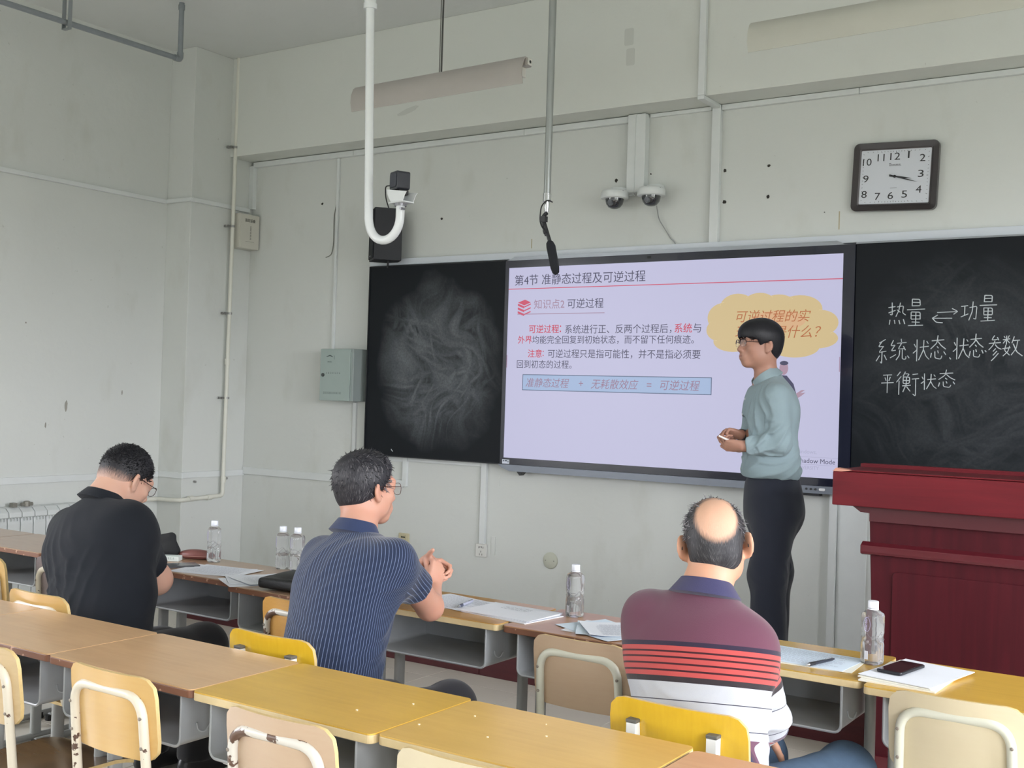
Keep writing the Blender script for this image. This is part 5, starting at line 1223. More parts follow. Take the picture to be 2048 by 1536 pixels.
def seated_legs(B, T, hip, lat, fwd, kneeR, kneeL, rt=.085, rc=.058):
    """body field B and trousers field T get thighs and shins"""
    hip = np.array(hip); out = []
    for k, s in ((kneeR, 1), (kneeL, -1)):
        k = np.array(k); hj = hip+lat*s*.09+np.array([0, 0, .02]); an = k+np.array([fwd[0]*.0+lat[0]*s*.0, -.02, 0]); an = np.array([k[0], k[1]-.03, .10])
        B.chain([hj, k, an, an+np.array([0, .13, -.05])], [.055, .050, .036, .03], .02)
        if T is not None:
            T.cone(hj, k, rt*1.08, rt*.86, .05); T.cone(k, an+np.array([0, 0, .0]), rc*1.28, rc*1.08, .05)
        out.append(an)
    return out
def shoes(root, ankles, dirs, col=(30, 30, 32)):
    for a, d in zip(ankles, dirs):
        d = nz(d); f = SDF(a-.25, a+np.array([.25, .25, .1]), .006); z0 = a[2]-.10+.01
        base = np.array([a[0], a[1], z0]); Rm = np.stack([np.cross(d, [0, 0, 1]), d, np.array([0, 0, 1.])], 1)
        f.ell(base+d*.10+np.array([0, 0, .035]), (.045, .10, .045), Rm, .02); f.ell(base-d*.02+np.array([0, 0, .045]), (.038, .06, .06), Rm, .04); f.ell(base+d*.03+np.array([0, 0, .07]), (.036, .06, .05), Rm, .03)
        f.cut(base, (0, 0, -1)); v, F = f.mesh(); npmesh('shoe', v, F, mat('shoe_leather_%d' % col[0], col, .4), root)
def cloth_folds(centers, seed=0, base=.0022, freq=2.2):
    """drape over the whole garment plus sharp creases running along d through each centre: (centre, radius, amplitude, crease direction)"""
    def fn(P):
        o = base*wob(P, freq, seed)
        for kk, (c, r, a, d) in enumerate(centers):
            q = P-np.array(c); w = np.exp(-((q**2).sum(1)/(r*r))**1.3); d = nz(d); up_ = np.array([.25, -.35, .9]); e = np.cross(d, np.cross(up_, d)); e = nz(e)
            t = q@e; l = q@d; ph = t*(1+.9*np.abs(l)/r)*math.pi/.034+1.1*np.sin(l*22+seed+kk)+seed
            o = o+a*w*(np.clip(1-np.abs(np.sin(ph*.5))*1.6, -.35, 1))
        return -o
    return fn
def cut_disc(S, c, n, r=.12, back=.0, depth=.30):
    """cuts only the limb near c beyond the plane (c, n)"""
    c = np.array(c, np.float32); n = np.array(nz(n), np.float32)
    sl_, P = S._sub(c-depth, c+depth, 0); q = P-c; t = q@n; rad = np.sqrt(np.maximum((q**2).sum(-1)-t*t, 0))
    m = (t > 0) & (rad < r) & (t < depth); A = S.D[sl_]; A[m] = np.maximum(A[m], t[m]); S.D[sl_] = A
X0 = (0, 0, 0)
WORLD_UP = np.array([0, 0, 1.])

# ================================================================== man in black polo, far left
SK1 = skinmat('skin_light', (198, 158, 138), .3); SKC1 = (192, 154, 136)
p1 = person('heavy-set person in black polo shirt, head bowed, seated at the left', (.52, -3.40, 0))
hip, neck = np.array([.50, -3.40, .56]), np.array([.295, -3.235, 1.085]); lat = nz([1, .05, -.02]); fwd = np.array([-.05, 1, 0]); Rh = frame(R_(4), R_(-27), R_(2)); HC = np.array([.292, -3.135, 1.148])
shL, shR = np.array([.11, -3.235, .945]), np.array([.445, -3.235, .985]); elR = np.array([.42, -3.07, .765]); wrR = np.array([.06, -2.99, .775]); elL = np.array([.15, -3.03, .80]); wrL = np.array([.02, -2.93, .795])
B = SDF((-.20, -3.66, 0), (.86, -2.62, 1.42), .006)
W = head(B, HC, Rh, 1.06); B.chain([HC+Rh@np.array([0, -.03, -.05]), neck+np.array([0, .01, 0]), neck-np.array([0, .03, .12])], [.064, .068, .075], .035)
B.ell(HC+Rh@np.array([0, -.055, -.075]), (.058, .04, .05), Rh, .03)
B.chain([neck-np.array([0, .02, .10]), hip+np.array([0, .02, .1]), hip], [.09, .10, .09], .05); B.cone(shL, shR, .05, .05, .05)
for sh, el, wr in ((shR, elR, wrR), (shL, elL, wrL)):
    B.chain([sh, el, wr], [.060, .057, .036], .03)
    hand_(B, wr, nz(wr-el+np.array([0, .02, -.02])), (0, -.3, -1), -1 if sh is shR else 1, (25, 40, 30))
T = SDF((.10, -3.68, .05), (.92, -2.70, .78), .006)
T.ell(hip+np.array([0, 0, -.045]), (.225, .165, .13), None, .05)
an = seated_legs(B, T, hip-np.array([0, 0, .07]), lat, fwd, (.595, -2.97, .512), (.40, -3.02, .475), .098, .064)
for a in an: T.cut(a+np.array([0, 0, -.02]), (0, 0, -1))
T.cut((0, 0, .428), (0, 0, -1), lo=T.lo+[0, 0, .27], hi=[T.lo[0]+1.2, -3.16, .43])
T.folds(1, cloth_folds([((.60, -3.25, .58), .10, .006, (0, 1, .2))], 2, .002))
v, F = B.mesh(); npmesh('body', v, F, SK1, p1)
v, F = T.mesh(); npmesh('trousers', v, F, fabric('black_trouser_cloth', (26, 26, 28)), p1)
S, Rm, up = shirt_field(hip, neck, shL, shR, lat, fwd, .235, .155, belly=.02, hipw=.98, shr=.078)
S.ell((shL+shR)/2+np.array([0, -.03, .01]), (.16, .10, .09), Rm, .08)
slR = elR+(shR-elR)*.24; slL = elL+(shL-elL)*.12
S.cone(shR, slR, .078, .072, .06); S.cone(shL, slL, .078, .074, .06)
cut_disc(S, slR+(slR-shR)*.02, (elR-shR)+np.array([.0, .03, 0]), .14, depth=.12); cut_disc(S, slL, elL-shL, .14, depth=.12)
S.cut(hip-np.array([0, 0, .055]), (.0, 0, -1)); S.cut(neck+np.array([0, .005, -.008]), (neck-hip)*.4+np.array([0, .35, .9]), k=.01, lo=neck-.1, hi=neck+.12)
S.folds(1, cloth_folds([((.34, -3.36, .84), .14, .008, (-.55, 0, .8)), ((.46, -3.28, .80), .12, .009, (-.5, -.2, .9)), ((.40, -3.45, .66), .16, .006, (-.7, 0, .45)), ((.18, -3.38, .78), .13, .005, (-.3, 0, 1)), ((.56, -3.38, .60), .12, .006, (1, 0, .25)), ((.43, -3.13, .86), .06, .004, (0, 1, .3))], 1, .0028))
v, F = S.mesh(); M_bp = fabric('black_polo_cloth', (24, 28, 35), bs=900, sheen=.05); npmesh('polo_shirt', v, F, M_bp, p1)
collar(p1, neck+np.array([0, .002, -.012]), np.array([0, .35, 1]), (0, 1, -.35), .071, .034, M_bp)
shoes(p1, an, [(0, 1, 0)]*2)
d1 = lambda L: np.clip((L[:, 2]+.055-.25*np.maximum(L[:, 1], 0))/.085, 0, 1)
hair_shell(p1, W, HC, Rh, 1.06, hairmat('cropped_hair_1', SKC1, (30, 30, 34)), d1, grow=.0045, keep=lambda L: np.maximum(L[:, 1]-.068+np.maximum(0, .085-L[:, 2])*.75, -L[:, 2]-.05+np.maximum(L[:, 1]+.02, 0)*.8), thick=lambda f, W: f.ell(W(0, -.004, .062), (.071, .088, .074), Rh, .03))
tufts(p1, W, Rh, 1.06, mat('black_hair', (22, 22, 26), .6), 5200, lambda p, r: p[2] > .040+r.uniform(-.03, .03) and p[1] < .085, .008, base=(.080, .099, .095), lift=.7, r=.0007, flow=lambda p: np.array([0, .8, .2]))
tufts(p1, W, Rh, 1.06, MATS['black_hair'], 2200, lambda p, r: -.01 < p[2] < .085 and p[1] < .055 and r.random() < (p[2]+.01)/.08, .006, base=(.0805, .0995, .089), lift=.5, r=.0006, flow=lambda p: np.array([0, -.3, -.9]))
glasses(p1, W, 1.06, (70, 52, 46), 'full', 0, .0011)
p1.location = p1.location

# ================================================================== man in pinstriped shirt
SK2 = skinmat('skin_warm', (192, 146, 126), .35); SKC2 = (180, 136, 118)
p2 = person('dark-haired person in navy pinstriped short-sleeved shirt, hands clasped above the desk', (1.62, -3.42, 0))
hip, neck = np.array([1.625, -3.40, .56]), np.array([1.555, -3.195, 1.075]); lat = nz([1, -.12, -.02]); fwd = nz([.12, 1, 0]); Rh = frame(R_(14), R_(-2), R_(4)); HC = np.array([1.535, -3.125, 1.200])
shL, shR = np.array([1.395, -3.17, .965]), np.array([1.745, -3.225, .99]); elR = np.array([1.69, -2.955, .802]); wrR = np.array([1.622, -2.850, .845]); elL = np.array([1.38, -2.90, .80]); wrL = np.array([1.528, -2.822, .905])
B = SDF((1.22, -3.66, 0), (2.0, -2.58, 1.44), .005)
W = head(B, HC, Rh, 1.0); B.chain([HC+Rh@np.array([0, -.03, -.05]), neck+np.array([0, .01, 0]), neck-np.array([0, .03, .12])], [.058, .058, .065], .03)
B.chain([neck-np.array([0, .02, .10]), hip+np.array([0, .02, .1]), hip], [.08, .09, .08], .05); B.cone(shL, shR, .045, .045, .05)
B.chain([shR, elR], [.050, .046], .03); B.cone(elR, wrR, .045, .030, .02); B.chain([shL, elL, wrL], [.048, .042, .028], .03)
# clasped hands: the right hand wraps over the left, fingers pointing up and across
dR = nz([-.12, .45, .85]); hand_(B, wrR, dR, (-.9, .10, -.1), 1, s=1.0, thumb=(.1, .30), fl=[(48, 70, 40), (54, 72, 40), (60, 72, 40), (66, 72, 40)], thumb_bend=4)
dL = nz([.62, .74, .05]); hand_(B, wrL, dL, (.62, -.45, -.62), -1, s=.95, thumb=(.85, .05), fl=[(46, 62, 35), (50, 64, 35), (54, 66, 35), (58, 66, 35)], thumb_bend=6)
T = SDF((1.36, -3.66, .05), (2.0, -2.70, .76), .006)
T.ell(hip+np.array([0, 0, -.05]), (.19, .145, .11), None, .05)
an = seated_legs(B, T, hip-np.array([0, 0, .08]), lat, fwd, (1.80, -2.96, .485), (1.58, -3.04, .465), .082, .060)
for a in an: T.cut(a+np.array([0, 0, -.02]), (0, 0, -1))
T.cut((0, 0, .428), (0, 0, -1), lo=T.lo+[0, 0, .27], hi=[T.lo[0]+1.2, -3.16, .43])
T.folds(1, cloth_folds([], 4, .002))
v, F = B.mesh(); npmesh('body', v, F, SK2, p2)
v, F = T.mesh(); npmesh('trousers', v, F, fabric('charcoal_trouser_cloth', (48, 48, 54)), p2)
S, Rm, up = shirt_field(hip, neck, shL, shR, lat, fwd, .200, .128, h=.0045, hipw=1.0, shr=.058)
slR = shR+(elR-shR)*.54; slL = shL+(elL-shL)*.62
S.cone(shR, slR, .064, .066, .05); S.cone(shL, slL, .062, .066, .05)
cut_disc(S, slR, elR-shR, .12, depth=.12); cut_disc(S, slL, elL-shL, .12, depth=.12)
S.cut(hip-np.array([0, 0, .09]), (.0, 0, -1)); S.cut(neck+np.array([0, .0, -.006]), (neck-hip)*.3+np.array([0, .15, .9]), k=.01, lo=neck-.09, hi=neck+.12)
S.folds(1, cloth_folds([((1.74, -3.28, .84), .10, .007, (-.6, -.2, .7)), ((1.60, -3.47, .66), .18, .004, (-.75, 0, .5)), ((1.58, -3.33, .97), .12, .003, (-.1, 0, 1)), ((1.76, -3.38, .62), .13, .008, (-.85, 0, .45)), ((1.73, -3.10, .90), .06, .004, (.7, .3, -.2))], 3, .0022))
v, F = S.mesh(); M_ps = pinstripe('navy_pinstripe', (33, 44, 70), (122, 138, 172), .0125)
npmesh('shirt', v, F, M_ps, p2, uvfun(neck, neck-hip, lat, .15, [(shR, elR, .06), (shL, elL, .06)]))
collar(p2, neck+np.array([0, .002, -.012]), np.array([-.02, .22, 1]), (.1, 1, -.2), .062, .036, fabric('navy_collar_cloth', (42, 54, 86)))
shoes(p2, an, [(0, 1, 0)]*2)
MB().tube([(1.825, -3.41, .52), (1.828, -3.36, .52)], .035, 14)
d2 = lambda L: 1-.55*np.exp(-(((L[:, 0]-.012)**2+(L[:, 1]+.075)**2+(L[:, 2]-.085)**2)/.0006))-.35*np.clip(-(L[:, 2]+.030)/.03, 0, 1)
keep2 = lambda L: np.maximum(L[:, 1]-.060+np.maximum(0, .075-L[:, 2])*.70, -L[:, 2]-.068+np.maximum(L[:, 1]+.035, 0)*1.3)
hair_shell(p2, W, HC, Rh, 1.0, hairmat('greying_hair_2', SKC2, (28, 28, 34), .55), d2, grow=.009, keep=keep2, crown=(.012, -.085, .095), thick=lambda f, W: (f.ell(W(0, -.012, .045), (.085, .104, .080), Rh, .03), f.ell(W(-.01, .02, .07), (.07, .07, .055), Rh, .03)))
_fl2 = lambda p: nz(np.array([p[0]-.012, p[1]+.085, p[2]-.095])+1e-4)
tufts(p2, W, Rh, 1.0, mat('dark_hair', (26, 26, 32), .5), 4200, lambda p, r: p[2] > -.05+max(0, p[1]+.03)*1.6 and p[1] < .085 and ((p[0]-.012)**2+(p[1]+.085)**2+(p[2]-.095)**2 > r.uniform(.0002, .0012)), .026, base=(.0855, .104, .092), lift=.04, r=.0009, flow=_fl2)
tufts(p2, W, Rh, 1.0, MATS['dark_hair'], 420, lambda p, r: p[2] > .085 and p[1] > -.02, .018, base=(.084, .104, .090), lift=.35, r=.0010, flow=lambda p: np.array([.5, .5, .3]))
tufts(p2, W, Rh, 1.0, mat('grey_hair', (120, 118, 122), .5), 520, lambda p, r: p[2] > -.04 and p[1] < .06 and r.random() < (.25+.75*(p[0] > .03)), .022, base=(.0862, .1045, .0925), lift=.04, r=.0007, flow=_fl2)
glasses(p2, W, 1.0, (84, 44, 40), 'full', 0, .0009, lensr=(.026, .020))

# ================================================================== balding man in striped long-sleeved polo
SK3 = skinmat('skin_tan', (196, 150, 124), .3); SKC3 = (202, 160, 134)
p3 = person('balding person seen from behind in a maroon, red and white striped polo shirt', (2.87, -3.38, 0))
hip, neck = np.array([2.875, -3.375, .56]), np.array([2.832, -3.255, 1.035]); lat = nz([1, .10, -.06]); fwd = nz([-.10, 1, 0]); Rh = frame(R_(-21), R_(-14), R_(6)); HC = np.array([2.826, -3.180, 1.143])
shL, shR = np.array([2.685, -3.285, .945]), np.array([2.952, -3.230, .892]); elR = np.array([2.985, -3.185, .705]); wrR = np.array([2.90, -2.98, .60]); elL = np.array([2.62, -3.10, .71]); wrL = np.array([2.72, -2.95, .62])
B = SDF((2.48, -3.64, 0), (3.30, -2.60, 1.36), .006)
W = head(B, HC, Rh, 1.0, 1.18); B.chain([HC+Rh@np.array([0, -.03, -.05]), neck+np.array([0, .01, 0]), neck-np.array([0, .03, .12])], [.060, .060, .07], .03)
B.chain([neck-np.array([0, .02, .10]), hip+np.array([0, .02, .1]), hip], [.09, .11, .12], .05); B.cone(shL, shR, .045, .045, .05)
for sh, el, wr, s_ in ((shR, elR, wrR, 1), (shL, elL, wrL, -1)):
    B.chain([sh, el, wr], [.045, .040, .028], .03); hand_(B, wr, nz([-.35*s_, .6, -.35]), (0, -.3, -1), -s_, (25, 35, 25))
T = SDF((2.60, -3.64, .05), (3.35, -2.50, .76), .006)
T.ell(hip+np.array([0, 0, -.055]), (.190, .150, .11), None, .05)
an = seated_legs(B, T, hip-np.array([0, 0, .08]), lat, fwd, (3.085, -2.80, .482), (2.82, -2.80, .482), .086, .062)
for a in an: T.cut(a+np.array([0, 0, -.02]), (0, 0, -1))
T.cut((0, 0, .428), (0, 0, -1), lo=T.lo+[0, 0, .27], hi=[T.lo[0]+1.2, -3.16, .43])
T.folds(1, cloth_folds([((3.0, -3.2, .56), .09, .007, (0, 1, .2))], 6, .002))
v, F = B.mesh(); npmesh('body', v, F, SK3, p3)
v, F = T.mesh(); npmesh('jeans', v, F, mat('blue_denim', (74, 96, 120), .85, var=.16, scale=9, bump=.3, bscale=600), p3)
S, Rm, up = shirt_field(hip, neck, shL, shR, lat, fwd, .180, .130, h=.005, hipw=1.0, shr=.060)
S.cone(shR, elR, .060, .060, .022); S.cone(elR, elR+(wrR-elR)*.97, .058, .040, .02); S.cone(shL, elL, .062, .058, .05); S.cone(elL, elL+(wrL-elL)*.85, .056, .040, .03)
S.cut(hip-np.array([0, 0, .10]), (.0, 0, -1)); S.cut(neck+np.array([0, .0, -.004]), (neck-hip)*.3+np.array([0, .25, .9]), k=.01, lo=neck-.09, hi=neck+.12)
S.folds(1, cloth_folds([((3.0, -3.25, .74), .09, .008, (-.8, -.2, .35)), ((2.90, -3.42, .68), .15, .005, (-.8, 0, .4)), ((2.99, -3.13, .68), .08, .009, (1, .2, -.2)), ((2.80, -3.47, .62), .12, .004, (1, 0, .1)), ((3.0, -3.18, .80), .06, .004, (.8, 0, -.4))], 5, .0018))
v, F = S.mesh()
mar, red, dk, wh, nv = (92, 54, 70), (168, 70, 68), (54, 20, 28), (170, 173, 179), (42, 33, 52)
bands = [(0, mar), (.150, nv), (.160, red)]
for q in range(4): bands += [(.172+q*.0155, dk), (.1765+q*.0155, red)]
bands += [(.236, (44, 38, 42)), (.249, wh), (.292, (60, 60, 72)), (.2945, wh), (.352, (60, 60, 74)), (.356, wh)]
npmesh('striped_shirt', v, F, banded('striped_polo', bands, .6, (.375, (100, 68, 86), (80, 58, 76))), p3, uvfun(neck, neck-hip, lat, .15, [(shR, elR, .06), (elR, wrR, .055), (shL, elL, .06)]))
collar(p3, neck+np.array([0, .002, -.014]), np.array([0, .20, 1]), (-.25, 1, -.2), .064, .036, fabric('navy_rib_collar', (52, 50, 84)), flare=.016)
shoes(p3, an, [(0, 1, 0)]*2, (60, 56, 54))
def d3(L):
    c = np.sqrt(((L[:, 0]-.010)/.052)**2+((L[:, 1]+.090)/.062)**2+((L[:, 2]-.060)/.062)**2)
    top = (np.abs(L[:, 0]) < .05) & (L[:, 1] > -.06) & (L[:, 2] > .07)
    return np.clip((c-.82)/.5, 0, 1)*np.where(top, .62, 1)
hair_shell(p3, W, HC, Rh, 1.0, hairmat('thinning_hair_3', SKC3, (34, 34, 38), .4), d3, grow=.0045, keep=lambda L: np.maximum(L[:, 1]-.055+np.maximum(0, .075-L[:, 2])*.75, -L[:, 2]-.082+np.maximum(L[:, 1]+.035, 0)*1.6), crown=(.010, -.085, .065), thick=lambda f, W: f.ell(W(0, -.040, -.045), (.063, .052, .05), Rh, .03))
_fl3 = lambda p: nz(np.array([p[0]-.010, p[1]+.100, p[2]-.075])+1e-4)
def reg3(p, r):
    c = math.sqrt(((p[0]-.010)/.052)**2+((p[1]+.090)/.062)**2+((p[2]-.060)/.062)**2)
    if p[2] < -.060+max(0, p[1]+.03)*1.5 or p[1] > .07: return False
    if abs(p[0]) < .05 and p[1] > -.05 and p[2] > .08: return r.random() < .25
    return r.random() < (c-.95)/.45
tufts(p3, W, Rh, 1.0, mat('thin_dark_hair', (34, 34, 38), .5), 2600, reg3, .014, base=(.0805, .0995, .0885), lift=-.05, r=.0007, flow=_fl3)
tufts(p3, W, Rh, 1.0, MATS['grey_hair'], 500, lambda p, r: reg3(p, r), .022, base=(.082, .101, .090), lift=.05, r=.0006, flow=_fl3)
glasses(p3, W, 1.0, (60, 60, 66), 'full', 0, .0009)

# ================================================================== standing teacher
SK4 = skinmat('skin_teacher', (172, 130, 112), .25)
p4 = person('standing person in a pale green-grey shirt and dark trousers, speaking, holding chalk', (2.03, -.60, .155))
YAW = R_(-122); fwd = np.array([math.sin(YAW), math.cos(YAW), 0]); lat = np.array([math.cos(YAW), -math.sin(YAW), 0])   # lat = his right
Rh = frame(R_(-136), R_(2), R_(0)); HC = np.array([1.948, -.640, 1.826])
hip, neck = np.array([2.020, -.60, 1.14]), np.array([1.982, -.615, 1.668])
shR, shL = np.array([2.000, -.605, 1.575])+lat*.158, np.array([2.000, -.605, 1.575])-lat*.158
elL = np.array([2.112, -.755, 1.345]); wrL = np.array([1.945, -.815, 1.325]); elR = np.array([1.96, -.40, 1.34]); wrR = np.array([1.875, -.665, 1.375])
B = SDF((1.66, -1.04, .15), (2.36, -.24, 1.99), .0042)
W = head(B, HC, Rh, 1.0); B.chain([HC+Rh@np.array([0, -.025, -.05]), neck+np.array([0, 0, -.01]), neck-np.array([0, 0, .12])], [.056, .057, .07], .03)
B.chain([neck-np.array([0, 0, .12]), hip], [.09, .11], .05); B.cone(shL, shR, .042, .042, .05)
B.chain([shL, elL, wrL], [.044, .038, .026], .03); B.chain([shR, elR, wrR], [.044, .038, .026], .03)
dL = nz(np.array([-.93, -.10, .02])); hand_(B, wrL, dL, np.array([.12, .75, .55]), 1, s=.95, thumb=(.35, .35), fl=[(35, 60, 35), (48, 65, 40), (55, 70, 40), (60, 70, 45)], thumb_bend=8)
dR2 = nz(np.array([-.72, -.62, .22])); hand_(B, wrR, dR2, np.array([.25, -.35, -.9]), -1, s=.95, thumb=(.4, .5), fl=[(50, 70, 45), (58, 75, 45), (62, 75, 45), (66, 75, 45)], thumb_bend=5)
ankL, ankR = np.array([2.065, -.69, .26]), np.array([1.99, -.50, .26]); knL, knR = np.array([2.04, -.685, .70]), np.array([2.005, -.51, .70])
for s_, kn, ak in ((-1, knL, ankL), (1, knR, ankR)): B.chain([hip+lat*s_*.09-np.array([0, 0, .12]), kn, ak], [.075, .052, .036], .03)
v, F = B.mesh(); npmesh('body', v, F, SK4, p4)
face_parts(p4, W, Rh, 1.0)
T = SDF((1.74, -.96, .17), (2.34, -.26, 1.26), .006)
Rt = np.stack([lat, fwd, WORLD_UP], 1)
T.ell(hip+np.array([0, 0, .0]), (.165, .128, .10), Rt, .05); T.ell(hip-fwd*.035-np.array([0, 0, .13]), (.165, .125, .14), Rt, .07); T.ell(hip+fwd*.02-np.array([0, 0, .12]), (.16, .115, .14), Rt, .07)
for s_, kn, ak in ((-1, knL, ankL), (1, knR, ankR)):
    hj = hip+lat*s_*.085-np.array([0, 0, .17])
    T.chain([hj, kn, ak-np.array([0, 0, .03])], [.106, .088, .086], .05)
T.cut(hip+np.array([0, 0, .055]), (0, 0, 1)); T.cut((0, 0, .205), (0, 0, -1))
T.folds(1, cloth_folds([((2.12, -.60, .95), .07, .008, (0, .2, 1)), ((2.04, -.66, .62), .10, .006, (0, .3, 1)), ((2.08, -.62, .75), .09, .008, (0, .2, 1))], 7, .0028))
v, F = T.mesh(); npmesh('trousers', v, F, fabric('dark_navy_trouser_cloth', (38, 42, 54), bs=900), p4)
S, Rm, up = shirt_field(hip+np.array([0, 0, .07]), neck, shL, shR, lat, fwd, .172, .122, h=.0045, belly=.012, shr=.054)
S.ell(hip+np.array([0, 0, .06])+fwd*.015, (.178, .142, .06), Rt, .04)
S.cone(shL+np.array([.0, -.012, 0]), elL, .060, .057, .018); S.cone(elL, wrL, .058, .042, .012); S.cone(shR, elR, .060, .056, .05); S.cone(elR, wrR, .056, .040, .03)
cut_disc(S, wrL+(elL-wrL)*.10, wrL-elL, .10, depth=.1); cut_disc(S, wrR+(elR-wrR)*.12, wrR-elR, .10, depth=.1)
S.cut(hip+np.array([0, 0, .028]), (0, 0, -1)); S.cut(neck+np.array([0, 0, -.004]), (fwd[0]*.55, fwd[1]*.55, 1), k=.01, lo=neck-.10, hi=neck+.12)
S.folds(1, cloth_folds([(elL+np.array([-.03, -.04, .02]), .09, .011, (-.8, 0, -.55)), (elL+np.array([-.10, -.05, .0]), .07, .008, (-.3, 0, 1)), (shL+np.array([-.07, -.02, -.10]), .09, .007, (-.25, 0, 1)), ((2.02, -.70, 1.22), .13, .008, (-.95, 0, -.25)), ((2.10, -.62, 1.22), .11, .007, (-.9, 0, -.45)), (shL+np.array([-.04, -.04, -.03]), .09, .004, (-.4, 0, 1)), ((1.90, -.66, 1.30), .09, .005, (-.2, 0, 1))], 8, .0024))
v, F = S.mesh(); M_sh = fabric('pale_green_grey_cloth', (138, 156, 162), bs=900, sheen=.1, var=.04); npmesh('shirt', v, F, M_sh, p4)
collar(p4, neck+np.array([0, 0, -.014])+fwd*.006, np.array([fwd[0]*.50, fwd[1]*.50, 1]), fwd, .0615, .046, M_sh, open_=17, flare=.010, tip=.06)
m = MB()
for z in (1.56, 1.475, 1.385, 1.30, 1.205):
    q_ = v-np.array([2.02, -.60, 0]); k_ = (np.abs(v[:, 2]-z) < .006) & (np.abs(q_@lat+.012) < .012)
    if not k_.any(): continue
    c = v[k_][np.argmax(q_[k_]@fwd)]+fwd*.001
    m.tube([tuple(c-fwd*.002), tuple(c+fwd*.0022)], .0055, 10)
o = m.build('shirt_button', mat('pearl_button', (210, 216, 218), .3), p4); o.location = tuple(-x for x in p4.location)
for w_, e_, nm in ((wrL, elL, 'cuff'), (wrR, elR, 'cuff')):
    a = w_+(e_-w_)*.10; b_ = w_+(e_-w_)*.34; o = MB().tube([tuple(a), tuple(a+(b_-a)*.12), tuple(b_)], [.0405, .0425, .0455], 20).build(nm, M_sh, p4, smooth=True); o.location = tuple(-x for x in p4.location)
a = wrR+(elR-wrR)*.02; o = MB().tube([tuple(a-nz(elR-wrR)*.012), tuple(a+nz(elR-wrR)*.016)], .031, 18).build('wristwatch', mat('dark_watch_strap', (40, 38, 42), .4), p4, smooth=True); o.location = tuple(-x for x in p4.location)
shoes(p4, [ankL, ankR], [fwd, fwd])
def keep4(L): return (np.interp(L[:, 1], [-.14, -.04, -.022, .012, .030, .046, .07, .14], [-.082, -.074, .018, .010, -.004, .026, .030, .036])+.003*np.sin(L[:, 0]*260)+.002*np.sin(L[:, 0]*610+1)-L[:, 2])*.8
hair_shell(p4, W, HC, Rh, 1.0, hairmat('black_hair_4', (40, 34, 34), (22, 22, 28)), lambda L: np.ones(len(L)), grow=.011, h=.0035, keep=keep4, thick=lambda f, W: (f.ell(W(0, -.004, .052), (.088, .107, .080), Rh, .03), f.ell(W(0, .045, .060), (.070, .056, .046), Rh, .04)))
tufts(p4, W, Rh, 1.0, mat('glossy_black_hair', (20, 20, 26), .4), 1500, lambda p, r: p[2] > .0+max(0, p[1]+.03)*1.0 and p[1] < .08, .022, base=(.0835, .1015, .0895), lift=-.05, r=.0011, flow=lambda p: np.array([p[0]*3, .25+p[1]*5, -1.1]))
tufts(p4, W, Rh, 1.0, MATS['glossy_black_hair'], 420, lambda p, r: .035 < p[2] < .075 and p[1] > .06, .026, base=(.082, .108, .090), lift=.03, r=.0012, flow=lambda p: np.array([-.1, .3, -1.]))
glasses(p4, W, 1.0, (46, 34, 36), 'half', 0, .0013, lensr=(.0265, .0175), sq=3.4)
c0 = np.array([1.862, -.842, 1.352]); ck_ = MB().tube([(1.835, -.856, 1.372), (1.865, -.845, 1.358), (1.900, -.83, 1.345)], [.0048, .005, .005], 10).build('chalk_stick', mat('white_chalk', (232, 226, 222), .8)); tag(ck_, 'short piece of white chalk between the standing person\'s fingers', 'chalk')

# ------------------------------------------------------------------ things lying on the front row
DZ = .7602
def watermat():
    m, nt, b = nmat('clear_bottle_plastic'); N = nt.nodes.new; Lk = nt.links.new
    b.inputs['Base Color'].default_value = (.97, .98, 1, 1); b.inputs['Roughness'].default_value = .03; b.inputs['Transmission Weight'].default_value = .88; b.inputs['IOR'].default_value = 1.22
    tc = N('ShaderNodeTexCoord'); mp = N('ShaderNodeMapping'); mp.inputs['Scale'].default_value = (30, 30, 22); Lk(tc.outputs['Object'], mp.inputs[0])
    v = N('ShaderNodeTexVoronoi'); v.feature = 'DISTANCE_TO_EDGE'; v.inputs['Scale'].default_value = 1.1; Lk(mp.outputs[0], v.inputs['Vector'])
    bp = N('ShaderNodeBump'); bp.inputs['Strength'].default_value = .35; bp.inputs['Distance'].default_value = .004; Lk(v.outputs['Distance'], bp.inputs['Height']); Lk(bp.outputs[0], b.inputs['Normal'])
    return m
M_btl = watermat(); M_cap = mat('white_cap', (226, 230, 238), .35); M_lab = mat('lilac_print', (178, 172, 204), .5)
